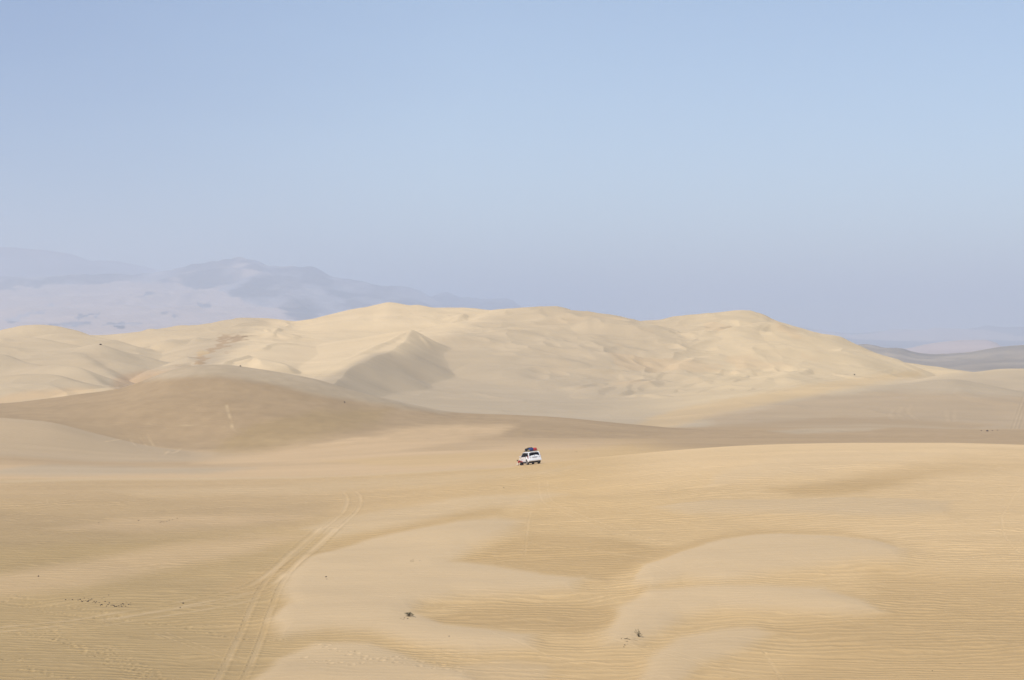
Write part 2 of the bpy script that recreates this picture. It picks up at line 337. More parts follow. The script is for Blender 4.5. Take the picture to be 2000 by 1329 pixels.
def poly_mask(poly, st=6., sb=6., noise=3., yr=(60, 200), seed=1):
    """1 inside, 0 outside, soft at the edge; drawn clockwise: dx>0 edges are the upper rim"""
    poly = np.array(poly, float); mg = max(st, sb) + noise + 3
    m = (PX > poly[:, 0].min() - mg * 3) & (PX < poly[:, 0].max() + mg * 3) & (PYY > poly[:, 1].min() - mg) & (PYY < poly[:, 1].max() + mg) & (YY > yr[0]) & (YY < yr[1])
    idx = np.nonzero(m)[0]; out = np.zeros(len(PX), np.float32)
    if not len(idx): return out
    x = PX[idx]; y = PYY[idx]
    x = x + noise * 6 * fbm(XX[idx] / 9, YY[idx] / 9, 3, seed); y = y + noise * 1.6 * fbm(XX[idx] / 7, YY[idx] / 9, 3, seed + 7)
    best = np.full(x.shape, 1e9); soft = 0.; wsum = 1e-9; inside = np.zeros(x.shape, bool)
    n = len(poly)
    for i in range(n):
        ax, ay = poly[i]; bx, by = poly[(i + 1) % n]
        dx, dy = bx - ax, by - ay; L2 = dx * dx + (dy * 1.0) ** 2 + 1e-9
        t = np.clip(((x - ax) * dx + (y - ay) * dy) / L2, 0, 1)
        d = np.hypot((x - ax - t * dx) * .45, y - ay - t * dy)
        s = st if dx > 0 else sb
        best = np.minimum(best, d); w_ = 1 / (d * d + 4.) ** 1.5; soft = soft + w_ * s; wsum = wsum + w_
        c = ((ay > y) != (by > y)) & (x < (bx - ax) * (y - ay) / (by - ay + 1e-12) + ax); inside ^= c
    sd = np.where(inside, best, -best)
    out[idx] = sstep(sd / (2 * soft / wsum) + .5)
    return out

# albedos: sand sorts, with cloud shade and sun painted in on the far dunes
def col(*c): return np.array(c, np.float32)
A_SMOOTH = col(.540, .388, .216); A_RIP = col(.535, .362, .172); A_RIPD = col(.448, .296, .134); A_GOLD = col(.655, .462, .250)
A_HILL = col(.392, .271, .148); A_GREY = col(.455, .350, .222); A_FARG = col(.65, .487, .287); A_OLIVE = col(.366, .252, .115); A_MID = col(.555, .382, .208)
COL = np.tile(A_RIP, (len(PX), 1)); RIP = np.ones(len(PX), np.float32)
def paint(mask, c, rip=None):
    global COL, RIP
    mask = mask[:, None]; COL = COL * (1 - mask) + c * mask
    if rip is not None: RIP = RIP * (1 - mask[:, 0]) + rip * mask[:, 0]
def ramp(v, a, b): return sstep((v - a) / (b - a)).astype(np.float32)

near = ramp(-YY, -200, -190)
# foreground: golden to the right, olive to the lower left
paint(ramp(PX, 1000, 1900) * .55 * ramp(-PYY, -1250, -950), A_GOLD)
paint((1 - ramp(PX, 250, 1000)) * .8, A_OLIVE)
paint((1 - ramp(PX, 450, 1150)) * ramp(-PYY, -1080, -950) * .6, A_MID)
P = poly_mask
D1 = [(870,1102),(950,1075),(1040,1045),(1200,1050),(1300,1075),(1230,1105),(1180,1135),(1060,1124),(960,1106)]
D2 = [(835,1214),(900,1190),(1000,1180),(1120,1178),(1220,1195),(1200,1225),(1140,1240),(1050,1236),(930,1230)]
D3 = [(420,1150),(560,1095),(700,1050),(860,1005),(1000,975),(960,1005),(830,1035),(690,1070),(590,1110),(500,1170)]
D4 = [(1500,955),(1650,930),(1800,902),(1920,885),(2040,875),(2040,915),(1850,925),(1680,962),(1560,972)]
D5 = [(1180,1112),(1260,1082),(1370,1050),(1480,1034),(1640,1040),(1730,1062),(1640,1048),(1500,1046),(1400,1062),(1300,1090),(1240,1115)]
D6 = [(-60,1010),(200,1000),(420,990),(640,985),(640,1000),(560,1030),(380,1045),(200,1060),(-60,1075)]
D8 = [(1260,1150),(1280,1118),(1330,1125),(1290,1150),(1240,1170)]
D9 = [(1700,1110),(1850,1120),(2060,1130),(2060,1340),(1500,1340),(1600,1270),(1500,1230),(1600,1215),(1720,1190),(1690,1150)]
D10 = [(640,1240),(560,1250),(420,1290),(440,1200),(560,1170),(700,1180),(760,1190),(720,1210)]
for D, a, s in ((D1, .75, 12), (D2, .85, 12), (D3, .6, 10), (D4, .8, 12), (D5, .6, 9), (D6, .3, 16), (D8, .6, 8), (D9, .55, 25), (D10, .3, 18)):
    paint(P(D, s, s, 4, seed=len(D)) * a, A_RIPD if D is not D6 else A_HILL, 1)
S1 = [(540,1128),(620,1090),(700,1064),(800,1040),(900,1021),(980,1015),(1028,1022),(1010,1042),(930,1072),(890,1098),(960,1108),(1060,1128),(1140,1136),(1120,1156),(1020,1162),(900,1168),(830,1180),(800,1200),
      (870,1222),(960,1232),(1045,1244),(1035,1268),(930,1275),(820,1262),(720,1236),(640,1232),(560,1245),(520,1215),(560,1180)]
S2 = [(480,1345),(540,1292),(620,1262),(720,1262),(800,1290),(900,1318),(940,1345)]
S3 = [(1225,1140),(1250,1108),(1330,1080),(1420,1058),(1530,1047),(1620,1050),(1700,1060),(1758,1078),(1745,1096),(1680,1100),(1600,1112),(1500,1126),(1420,1140),(1330,1132),(1270,1150)]
S4 = [(1180,1235),(1210,1190),(1270,1160),(1370,1148),(1500,1146),(1600,1152),(1680,1178),(1710,1200),(1640,1204),(1500,1195),(1400,1192),(1330,1208),(1290,1240),(1240,1262),(1190,1262)]
S5 = [(1240,1345),(1270,1290),(1330,1250),(1400,1233),(1470,1228),(1505,1240),(1450,1272),(1370,1300),(1320,1345)]
S6 = [(1280,995),(1380,980),(1560,977),(1760,976),(1870,980),(1850,1002),(1740,1008),(1500,1004),(1350,1008)]
S7 = [(1390,952),(1500,932),(1610,920),(1750,904),(1850,888),(1750,884),(1600,884),(1480,900),(1400,930)][::-1]
S8 = [(590,1035),(740,1000),(900,974),(1050,962),(1095,966),(1030,986),(900,1004),(760,1030),(660,1050)]
S9 = [(-60,1130),(200,1090),(350,1065),(520,1048),(580,1052),(450,1090),(300,1115),(150,1150),(-60,1180)]
S10 = [(90,1035),(250,1012),(420,1008),(600,1010),(460,1028),(260,1040)]
S11 = [(200,960),(500,950),(800,935),(1000,922),(1150,908),(1100,925),(900,945),(600,965),(300,972)]
S12 = [(880,1305),(990,1290),(1080,1300),(1050,1345),(880,1345)]
LOBES = ((S1, .95, 7, 14, .35), (S2, .85, 9, 16, .25), (S3, .95, 4, 15, .4), (S4, .92, 8, 15, .35), (S5, .85, 9, 12, .25), (S6, .8, 3, 9, .2), (S7, .7, 7, 10, .15),
         (S8, .7, 8, 9, .2), (S9, .5, 14, 14, .15), (S10, .45, 8, 8, .1), (S11, .4, 8, 8, .1), (S12, .5, 10, 10, .1))
for k, (S, a, st, sb, hh) in enumerate(LOBES):
    m = P(S, st, sb, 3.5, seed=20 + k)
    c = A_SMOOTH if S not in (S9, S10) else A_MID
    paint(m * a, c, .12 if a > .8 else .5)
    m2 = P(S, 12 + st, 14 + sb, 3.5, seed=20 + k)
    ZZ = ZZ + m2 * hh

# the crest rim, then the valley behind it
paint(ramp(YY, 190, 198) * (1 - ramp(PX, 1100, 1250)), A_MID, .35)
paint(P([(-60,940),(200,934),(400,932),(600,929),(800,921),(1000,909),(1000,914),(800,926),(600,934),(400,938),(200,938),(-60,946)], 2, 3, .5, (150, 200), 3) * .7, A_SMOOTH, .2)
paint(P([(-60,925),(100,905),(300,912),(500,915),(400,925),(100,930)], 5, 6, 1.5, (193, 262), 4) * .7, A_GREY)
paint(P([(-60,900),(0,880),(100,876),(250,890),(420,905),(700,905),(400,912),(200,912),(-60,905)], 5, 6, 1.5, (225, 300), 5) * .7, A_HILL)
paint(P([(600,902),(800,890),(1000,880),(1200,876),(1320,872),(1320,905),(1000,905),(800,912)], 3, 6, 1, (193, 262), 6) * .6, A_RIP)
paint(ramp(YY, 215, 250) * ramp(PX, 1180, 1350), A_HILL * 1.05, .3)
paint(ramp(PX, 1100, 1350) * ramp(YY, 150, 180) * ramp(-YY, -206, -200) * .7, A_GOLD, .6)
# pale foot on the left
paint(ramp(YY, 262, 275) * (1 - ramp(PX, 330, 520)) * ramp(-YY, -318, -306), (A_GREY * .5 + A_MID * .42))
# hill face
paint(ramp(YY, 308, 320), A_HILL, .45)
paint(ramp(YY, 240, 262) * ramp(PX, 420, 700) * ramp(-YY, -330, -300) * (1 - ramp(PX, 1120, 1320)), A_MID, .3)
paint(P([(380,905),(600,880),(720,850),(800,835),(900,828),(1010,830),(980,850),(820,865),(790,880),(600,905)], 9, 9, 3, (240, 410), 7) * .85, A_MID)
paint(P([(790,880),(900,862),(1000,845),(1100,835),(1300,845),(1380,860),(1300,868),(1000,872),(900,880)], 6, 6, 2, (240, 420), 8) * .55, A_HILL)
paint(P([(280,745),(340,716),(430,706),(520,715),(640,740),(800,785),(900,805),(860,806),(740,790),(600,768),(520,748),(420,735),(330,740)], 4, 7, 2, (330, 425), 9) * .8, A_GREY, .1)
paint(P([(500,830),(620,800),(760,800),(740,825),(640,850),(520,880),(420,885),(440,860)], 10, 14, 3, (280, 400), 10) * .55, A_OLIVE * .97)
# right valley floor
paint(ramp(YY, 312, 340) * ramp(PX, 1250, 1420), A_HILL * 1.05, .3)
# big dunes beyond: cloud shade painted as grey, sunlit parts as gold
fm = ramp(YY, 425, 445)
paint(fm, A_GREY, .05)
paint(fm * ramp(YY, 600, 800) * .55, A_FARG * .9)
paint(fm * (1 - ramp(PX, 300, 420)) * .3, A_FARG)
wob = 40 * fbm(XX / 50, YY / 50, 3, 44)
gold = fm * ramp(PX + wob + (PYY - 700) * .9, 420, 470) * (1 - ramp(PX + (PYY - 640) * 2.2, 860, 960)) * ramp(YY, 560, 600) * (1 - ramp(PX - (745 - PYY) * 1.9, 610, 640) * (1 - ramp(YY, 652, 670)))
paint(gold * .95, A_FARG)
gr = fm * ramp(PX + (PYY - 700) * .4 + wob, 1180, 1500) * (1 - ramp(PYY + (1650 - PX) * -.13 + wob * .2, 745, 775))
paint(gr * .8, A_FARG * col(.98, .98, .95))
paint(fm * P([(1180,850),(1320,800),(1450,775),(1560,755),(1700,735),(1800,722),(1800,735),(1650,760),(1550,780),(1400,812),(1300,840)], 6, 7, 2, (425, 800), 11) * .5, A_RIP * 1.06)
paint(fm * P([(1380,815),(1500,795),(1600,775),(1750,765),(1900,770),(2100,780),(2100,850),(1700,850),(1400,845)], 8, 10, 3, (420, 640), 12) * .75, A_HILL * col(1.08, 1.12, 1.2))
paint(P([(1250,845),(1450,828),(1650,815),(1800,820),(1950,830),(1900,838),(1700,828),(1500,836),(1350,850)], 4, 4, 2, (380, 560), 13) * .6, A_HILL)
paint(P([(1500,842),(1600,836),(1740,835),(1700,842),(1560,848)], 3, 3, 1, (300, 560), 15) * .6, A_GREY)
paint(P([(345,720),(385,700),(405,688),(425,668),(436,655),(455,656),(480,652),(470,664),(450,668),(440,680),(418,690),(400,706),(375,716)], 2.2, 2.2, 6, (500, 900), 16), A_HILL * col(1.06, 1.05, 1.08))
paint(P([(380,690),(395,684),(410,690),(395,698)], 1.5, 1.5, 2, (500, 900), 17) * .6, A_RIP)
paint(P([(95,777),(130,765),(180,760),(225,756),(240,757),(200,766),(150,774)], 1.5, 1.5, .6, (425, 620), 18), A_FARG * 1.06)
paint(P([(-60,790),(20,770),(100,760),(180,757),(200,765),(90,780),(0,792)], 6, 6, 2, (410, 560), 19) * .6, A_FARG * col(.95, .85, .75))
paint(P([(215,760),(230,735),(280,725),(340,722),(320,735),(270,752),(240,760)], 7, 6, 2, (425, 720), 21) * .6, A_HILL * col(1.2, 1.12, 1.12))
hol = sstep((-.35 - (1.6 * fbm(XX / 20, YY / 34, 3, 52) - .1)) / .25).astype(np.float32) * ramp(YY, 445, 520) * (ramp(PX, 1050, 1250) * .55 + .10) * (1 - ramp(PX, 1560, 1660)) * (1 - ramp(PYY + (PX - 1200) * .12, 745, 765))
paint(hol * .55, A_GOLD * col(.90, .87, .86))
# broad mottling and faint wind streaks
mot = fbm(XX / 30, YY / 14, 4, 61)
COL = COL * (1 + .07 * mot[:, None].astype(np.float32))
st = fbm(XX / 26, YY / 2.2, 3, 63) * (1 - sstep((YY - 300) / 200)) + fbm(XX / 60, YY / 7, 3, 64) * sstep((YY - 300) / 200)
COL = COL * (1 + .05 * st[:, None].astype(np.float32))
hb = ramp(YY, 300, 320) * ramp(-YY, -430, -405)
COL = COL * (1 + (hb * (.09 * fbm(XX / 2.5, YY / 3, 3, 66) + .07 * fbm(XX / 24 + YY / 50, YY / 26, 4, 67)))[:, None].astype(np.float32))

# ------------------------------------------------------------------ ruts and footprints, pressed into the sheet
Zg = ZZ.reshape(NR, NC); Cg = COL.reshape(NR, NC, 3); Rg = RIP.reshape(NR, NC); Xg = XX.reshape(NR, NC); Yg = YY.reshape(NR, NC)
def cell(x, y):
    j = np.searchsorted(rowsY, y); i = np.searchsorted(cols, 1000 + F * x / max(y, 62)); return j, i
def stamp_path(pts, w=.16, depth=.05, bright=1.10, gap=0, strength=1.):
    """pts world polyline; presses a groove with small berms"""
    pts = np.array(pts); 
    for a, b in zip(pts[:-1], pts[1:]):
        m = (a + b) / 2; L = np.hypot(*(b - a)) + 1.2
        j0, i0 = cell(m[0] - L, m[1] - L); j1, i1 = cell(m[0] + L, m[1] + L)
        i0 = min(i0, np.searchsorted(cols, 1000 + F * (m[0] - L) / max(m[1] + L, 62))); i1 = max(i1, np.searchsorted(cols, 1000 + F * (m[0] + L) / max(m[1] - L, 62)))
        s = (slice(max(j0 - 2, 0), min(j1 + 2, NR)), slice(max(i0 - 2, 0), min(i1 + 2, NC)))
        x = Xg[s]; y = Yg[s]
        if x.size == 0: continue
        dx, dy = b - a; L2 = dx * dx + dy * dy + 1e-9; t = ((x - a[0]) * dx + (y - a[1]) * dy) / L2
        ok = (t >= 0) & (t < 1); d = (dx * (y - a[1]) - dy * (x - a[0])) / np.sqrt(L2)
        yield s, ok, d
x_ = lambda s: Xg[s]
y_ = lambda s: Yg[s]
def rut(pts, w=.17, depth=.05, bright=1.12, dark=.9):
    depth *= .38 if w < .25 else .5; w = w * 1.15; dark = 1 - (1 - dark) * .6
    for s, ok, d in stamp_path(pts):
        g = np.exp(-(d / w) ** 2) * ok; berm = (np.exp(-((d - 1.7 * w) / (w * .6)) ** 2) + np.exp(-((d + 1.7 * w) / (w * .6)) ** 2)) * ok
        Zg[s] += -depth * g + depth * .7 * berm
        brk = np.clip(.62 + 1.5 * fbm(x_(s) / 2.6, y_(s) / 3.5, 2, 27), 0, 1)
        m = (g * np.clip((bright - 1) * 3.0, 0, .5) * brk)[..., None]; lum = Cg[s].mean(-1, keepdims=True)
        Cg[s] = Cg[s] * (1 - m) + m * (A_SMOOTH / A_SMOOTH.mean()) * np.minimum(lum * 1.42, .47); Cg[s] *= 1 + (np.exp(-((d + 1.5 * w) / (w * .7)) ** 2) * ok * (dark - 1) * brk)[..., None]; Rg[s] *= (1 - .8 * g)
def world_path(pp, y0=75, y1=230, n=10):
    q = densify([(a, b) for a, b in pp], n)
    W = [locate(a, b, y0, y1)[:2] for a, b in q]; W = np.array(W)
    return W
def offset_path(W, o):
    t = np.gradient(W, axis=0); t /= np.linalg.norm(t, axis=1)[:, None] + 1e-9
    return W + np.stack([-t[:, 1], t[:, 0]], 1) * o
def prints(W, step=.38, lat=.22, size=.12, depth=.030, jit=.16, skip=.22):
    s = np.r_[0, np.cumsum(np.linalg.norm(np.diff(W, axis=0), axis=1))]
    t = 0; k = 0
    while t < s[-1]:
        x = np.interp(t, s, W[:, 0]); y = np.interp(t, s, W[:, 1])
        x2 = np.interp(t + .3, s, W[:, 0]); y2 = np.interp(t + .3, s, W[:, 1]); dx, dy = x2 - x, y2 - y; l = math.hypot(dx, dy) + 1e-6
        o = lat * (1 if k % 2 else -1) + random.uniform(-jit, jit)
        x += -dy / l * o + random.uniform(-jit, jit); y += dx / l * o + random.uniform(-jit, jit)
        t += step * random.uniform(.8, 1.2); k += 1
        if random.random() < skip: continue
        j, i = cell(x, y); sl = (slice(max(j - 4, 0), j + 5), slice(max(i - 5, 0), i + 6))
        d = np.hypot((Xg[sl] - x), (Yg[sl] - y) / 1.25); sz = size * random.uniform(.6, 1.5)
        g = np.exp(-(d / sz) ** 2); rim = np.exp(-((d - 1.9 * sz) / (sz * .6)) ** 2)
        Zg[sl] += -depth * g * random.uniform(.7, 1.3) + depth * .45 * rim
        up = np.exp(-(((Xg[sl] - x - sz * .8)) ** 2 + ((Yg[sl] - y - sz) / 1.2) ** 2) / (sz * sz))
        Cg[sl] *= (1 + .12 * up - .10 * g)[..., None]

# twin tracks: the main pair curving up to the crest
main = world_path([(448,1335),(470,1290),(492,1240),(510,1190),(527,1150),(560,1110),(610,1068),(655,1028),(685,1000),(694,975),(682,962)])
for o in (-.78, .78): rut(offset_path(main, o), .14, .06, 1.10, .90)
for o in (-.60, .98): rut(offset_path(main, o), .07, .03, 1.06, .93)
second = world_path([(-20,1232),(150,1215),(300,1190),(430,1165),(510,1145),(548,1118),(590,1075),(640,1035)])
for o in (-.85, .85): rut(offset_path(second, o), .26, .07, 1.15, .90)
third = world_path([(100,1235),(300,1202),(450,1178),(540,1150)])
for o in (-.8, .8): rut(offset_path(third, o), .20, .05, 1.12, .93)
for pts, o in (([(1060,940),(1062,980),(1130,1010),(1210,1040),(1300,1065)], .5), ([(1020,1055),(1100,1065),(1230,1085),(1310,1095)], .0), ([(1030,1062),(1160,1078),(1280,1092)], .0),
               ([(1955,1010),(1985,960),(2015,935)], 0), ([(1958,990),(2020,1010)], 0), ([(1955,1010),(1962,1050),(1990,1080)], 0), ([(790,1265),(900,1290),(1010,1310),(1150,1330)], .4),
               ([(1240,1095),(1310,1130)], 0), ([(1540,1100),(1700,1140),(2000,1190)], .4), ([(1490,1270),(1530,1335)], 0), ([(90,975),(92,985),(120,995)], 0),
               ([(-10,1275),(150,1282),(330,1290),(500,1300)], 0), ([(310,1235),(400,1270),(470,1290)], .35), ([(1025,1085),(1030,1030),(1036,1000)], 0),
               ([(1150,1240),(1240,1262),(1330,1290),(1500,1325)], .4), ([(1560,1200),(1750,1230),(2010,1250)], 0), ([(960,1245),(1080,1285),(1200,1300)], 0)):
    W = world_path(pts)
    for q in ((-o, o) if o else (0,)): rut(offset_path(W, q), .09, .025, 1.06, .98)
# long faint scratches of earlier wheels
for k in range(26):
    x = random.uniform(-50, 1950); y = random.uniform(1080, 1310); L = random.uniform(150, 420); sl = random.uniform(-.16, .16) if x < 500 else random.uniform(.02, .22)
    rut(world_path([(x, y), (x + L / 2, y + sl * L / 2 + random.uniform(-4, 4)), (x + L, y + sl * L)], n=8), .07, .02, 1.06, .98)
for pts, step in (([(-10,1228),(60,1240),(130,1258),(190,1285),(250,1310),(300,1335)], .5), ([(90,1233),(150,1262),(210,1285),(290,1330)], .45), ([(0,1177),(60,1185),(110,1200),(200,1206),(290,1218),(340,1222),(400,1237),(470,1250),(560,1254)], .5),
                  ([(20,1165),(80,1180),(170,1192),(240,1205)], .6), ([(50,1305),(110,1322),(160,1335)], .5), ([(200,1265),(250,1295),(310,1320),(350,1340)], .45), ([(560,1280),(620,1300),(720,1310)], .6),
                  ([(620,1265),(700,1290),(800,1305),(900,1320)], .5), ([(-10,1295),(60,1285),(40,1310)], .6), ([(700,1300),(760,1285),(840,1300),(900,1312)], .5)):
    W = world_path(pts, n=6); prints(W, step)
# tracks on the hill face and the right flank
for pts, w_ in (([(440,790),(446,812),(452,836)], .35), ([(443,790),(449,812),(455,836)], .3), ([(215,829),(330,830),(440,834)], .3), ([(268,850),(285,872)], .4), ([(284,848),(300,872)], .4), ([(205,863),(250,856),(262,862)], .3),
                ([(250,855),(266,874)], .3), ([(300,880),(340,886),(352,876)], .4), ([(320,888),(330,880)], .35), ([(452,838),(470,848),(500,850)], .3)):
    rut(world_path(pts, 275, 404, 8), w_ * .75, .05, 1.17, .97)
for pts in ([(1977,838),(1990,800),(2005,760)], [(1984,838),(1997,800),(2010,770)], [(1992,838),(2004,800)]):
    rut(world_path(pts, 300, 640, 8), .35, .12, .86, .9)
for pts in ([(1742,800),(1735,810),(1745,822)], [(1760,795),(1752,808),(1764,822)], [(1846,800),(1849,825)], [(1862,800),(1863,824)], [(1778,790),(1770,805),(1790,822)]):
    rut(world_path(pts, 300, 640, 8), .6, .06, 1.05, 1.)
for pts in ([(1500,768),(1600,745),(1700,735),(1750,725)], [(1350,795),(1450,772),(1520,755)], [(1520,757),(1600,742),(1660,733)]):
    rut(world_path(pts, 440, 800, 8), 1.2, .25, .93, .95)

def grid_mesh(name, X, Y, Z, nr, nc, mat, colour=None, ripple=None):
    me = bpy.data.meshes.new(name); n = nr * nc
    me.vertices.add(n); co = np.empty((n, 3), np.float32); co[:, 0] = X; co[:, 1] = Y; co[:, 2] = Z
    me.vertices.foreach_set('co', co.ravel())
    i = (np.arange(nr - 1)[:, None] * nc + np.arange(nc - 1)[None, :]).ravel()
    q = np.stack([i, i + 1, i + nc + 1, i + nc], 1).astype(np.int32)
    me.loops.add(q.size); me.loops.foreach_set('vertex_index', q.ravel())
    me.polygons.add(len(q)); me.polygons.foreach_set('loop_start', np.arange(0, q.size, 4, dtype=np.int32)); me.polygons.foreach_set('loop_total', np.full(len(q), 4, np.int32))
    me.update(calc_edges=True)
    me.polygons.foreach_set('use_smooth', np.ones(len(q), bool))
    if colour is not None:
        a = me.attributes.new('sand_sort_shade', 'FLOAT_COLOR', 'POINT'); c4 = np.ones((n, 4), np.float32); c4[:, :3] = colour; a.data.foreach_set('color', c4.ravel())
    if ripple is not None:
        a = me.attributes.new('ripple', 'FLOAT', 'POINT'); a.data.foreach_set('value', np.ascontiguousarray(ripple, np.float32).ravel())
    me.materials.append(mat)
    o = bpy.data.objects.new(name, me); C.objects.link(o); return o

# ------------------------------------------------------------------ materials
def nmat(name):
    m = bpy.data.materials.new(name); m.use_nodes = True; nt = m.node_tree
    return m, nt, nt.nodes, nt.links, nt.nodes['Principled BSDF']
def mathn(N, L, op, a, b=None, c=None):
    n = N.new('ShaderNodeMath'); n.operation = op
    for k, v in enumerate((a, b, c)):
        if v is None: continue
        if isinstance(v, (int, float)): n.inputs[k].default_value = v
        else: L.new(v, n.inputs[k])
    return n.outputs[0]
def sand_material():
    m, nt, N, L, b = nmat('sand')
    geo = N.new('ShaderNodeNewGeometry'); at = N.new('ShaderNodeAttribute'); at.attribute_name = 'sand_sort_shade'; rp = N.new('ShaderNodeAttribute'); rp.attribute_name = 'ripple'
    def mapped(sc, rot=0, loc=(0, 0, 0)):
        mp = N.new('ShaderNodeMapping'); mp.inputs['Scale'].default_value = sc; mp.inputs['Rotation'].default_value = (0, 0, rot); mp.inputs['Location'].default_value = loc
        L.new(geo.outputs['Position'], mp.inputs['Vector']); return mp.outputs[0]
    def noise(v, scale, detail=3, rough=.55, dist=0):
        n = N.new('ShaderNodeTexNoise'); n.inputs['Scale'].default_value = scale; n.inputs['Detail'].default_value = detail; n.inputs['Roughness'].default_value = rough; n.inputs['Distortion'].default_value = dist
        L.new(v, n.inputs['Vector']); return n.outputs['Fac']
    # wind ripples: long wavy crests across the view
    sx = N.new('ShaderNodeSeparateXYZ'); L.new(geo.outputs['Position'], sx.inputs[0])
    wa = noise(mapped((.10, .16, .1)), 1.0, 2, .5); wb = noise(mapped((.35, .7, .3), R(8)), 1.0, 3, .6); wc = noise(mapped((.05, .04, .1)), 1.0, 1)
    def train(lam, slant, ka, kb, seed):
        ph = mathn(N, L, 'MULTIPLY', sx.outputs['Y'], 2 * math.pi / lam); ph = mathn(N, L, 'ADD', ph, mathn(N, L, 'MULTIPLY', sx.outputs['X'], slant * 2 * math.pi / lam))
        ph = mathn(N, L, 'ADD', ph, mathn(N, L, 'MULTIPLY', wa, ka)); ph = mathn(N, L, 'ADD', ph, mathn(N, L, 'MULTIPLY', wb, kb))
        return mathn(N, L, 'MULTIPLY_ADD', mathn(N, L, 'SINE', ph), .5, .5)
    t1 = train(1.05, -.05, 34, 9, 1); t2 = train(.78, .11, 26, 11, 2)
    sel = mathn(N, L, 'GREATER_THAN', wc, .5); smx = N.new('ShaderNodeMapRange'); smx.interpolation_type = 'SMOOTHSTEP'; smx.inputs['From Min'].default_value = .42; smx.inputs['From Max'].default_value = .58; L.new(wc, smx.inputs['Value'])
    mixr = N.new('ShaderNodeMix'); L.new(smx.outputs[0], mixr.inputs['Factor']); L.new(t1, mixr.inputs['A']); L.new(t2, mixr.inputs['B'])
    n2 = noise(mapped((.45, 2.6, .5), R(-4)), 1.0, 3, .6, .6)
    rip = mathn(N, L, 'ADD', mathn(N, L, 'POWER', mixr.outputs['Result'], 1.4), mathn(N, L, 'MULTIPLY', n2, 1.2))
    grain = noise(mapped((7, 7, 7)), 1.0, 4, .7)
    amp = mathn(N, L, 'MULTIPLY', rp.outputs['Fac'], mathn(N, L, 'ADD', .35, mathn(N, L, 'MULTIPLY', noise(mapped((.06, .12, .1)), 1, 3), 1.3)))
    hgt = mathn(N, L, 'ADD', mathn(N, L, 'MULTIPLY', mathn(N, L, 'SUBTRACT', rip, 1.03), mathn(N, L, 'ADD', mathn(N, L, 'MULTIPLY', amp, .068), .006)), mathn(N, L, 'MULTIPLY', grain, .006))
    bump = N.new('ShaderNodeBump'); bump.inputs['Strength'].default_value = 1; bump.inputs['Distance'].default_value = 1.0
    L.new(hgt, bump.inputs['Height']); L.new(bump.outputs[0], b.inputs['Normal'])
    # coarse grains gather in the ripple troughs
    tone = mathn(N, L, 'MULTIPLY', mathn(N, L, 'SUBTRACT', rip, 1.03), mathn(N, L, 'MULTIPLY', amp, .13))
    tone = mathn(N, L, 'ADD', tone, mathn(N, L, 'MULTIPLY', mathn(N, L, 'SUBTRACT', grain, .5), .10))
    fac = mathn(N, L, 'ADD', 1.0, tone)
    mul = N.new('ShaderNodeVectorMath'); mul.operation = 'SCALE'; L.new(at.outputs['Color'], mul.inputs[0]); L.new(fac, mul.inputs['Scale'])
    L.new(mul.outputs[0], b.inputs['Base Color'])
    b.inputs['Roughness'].default_value = .95; b.inputs['Specular IOR Level'].default_value = .15
    return m
sand = sand_material()
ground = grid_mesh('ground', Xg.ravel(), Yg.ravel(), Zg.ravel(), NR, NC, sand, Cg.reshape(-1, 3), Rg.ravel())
setp(ground, 'rolling dunes of pale and golden wind rippled sand', kind='structure')
def final_z(x, y):
    j, i = cell(x, y); j = min(max(j, 1), NR - 1); i = min(max(i, 1), NC - 1)
    ty = (y - rowsY[j - 1]) / (rowsY[j] - rowsY[j - 1]); p = 1000 + F * x / max(y, 62); tx = (p - cols[i - 1]) / (cols[i] - cols[i - 1])
    a = Zg[j - 1, i - 1] * (1 - tx) + Zg[j - 1, i] * tx; b = Zg[j, i - 1] * (1 - tx) + Zg[j, i] * tx
    return float(a * (1 - ty) + b * ty)
def spot(px, py, y0=75., y1=1000.):
    x, y, z = locate(px, py, y0, y1); return x, y, final_z(x, y)

# ------------------------------------------------------------------ far country
def rock_material(name, rock, sandc, sharp=0.04, bias=0.):
    m, nt, N, L, b = nmat(name)
    at = N.new('ShaderNodeAttribute'); at.attribute_name = 'sand_sort_shade'; L.new(at.outputs['Color'], b.inputs['Base Color'])
    b.inputs['Roughness'].default_value = 1; b.inputs['Specular IOR Level'].default_value = .05
    return m
farmat = rock_material('far_rock', None, None)
A_ROCK = col(.17, .155, .15); A_DRIFT = col(.52, .39, .30)
def far_range(name, pts_by_Y, pxr, nx, ny, colour_fn, relief, scale, seed, label):
    Ys = np.array([p[0] for p in pts_by_Y], float); fs = [kn(p[1]) if not np.isscalar(p[1]) else p[1] for p in pts_by_Y]
    pl = np.linspace(pxr[0], pxr[1], nx)
    tab = np.stack([(zpy(f(pl), Y) if not np.isscalar(f) else np.full(nx, CZ + f)) for Y, f in zip(Ys, fs)]); mm = pchip(None, Ys, tab)
    yr = np.linspace(Ys[0], Ys[-1], ny); Yv = np.repeat(yr, nx); Pv = np.tile(pl, ny); idx = np.tile(np.arange(nx), ny)
    Z = pieval(Yv, Ys, tab, mm, idx); X = xpx(Pv, Yv)
    r = 1 - 2 * np.abs(fbm(X / scale + .3 * fbm(X / scale, Yv / scale, 2, seed + 5), Yv / scale, 5, seed, .55))
    lift = np.clip((Z - (CZ - 66)) / (relief * 3), 0, 1)
    edge = sstep(np.minimum(Pv - pxr[0], pxr[1] - Pv) / 40)
    Z = Z + relief * (r - .72) * lift
    cx, cy = proj(X, Yv, Z)
    return grid_far(name, X, Yv, Z, ny, nx, colour_fn(X, Yv, Z, cx, cy, r), label)
def grid_far(name, X, Y, Z, nr, nc, colour, label):
    o = grid_mesh(name, X, Y, Z, nr, nc, farmat, colour); setp(o, label, kind='structure'); return o
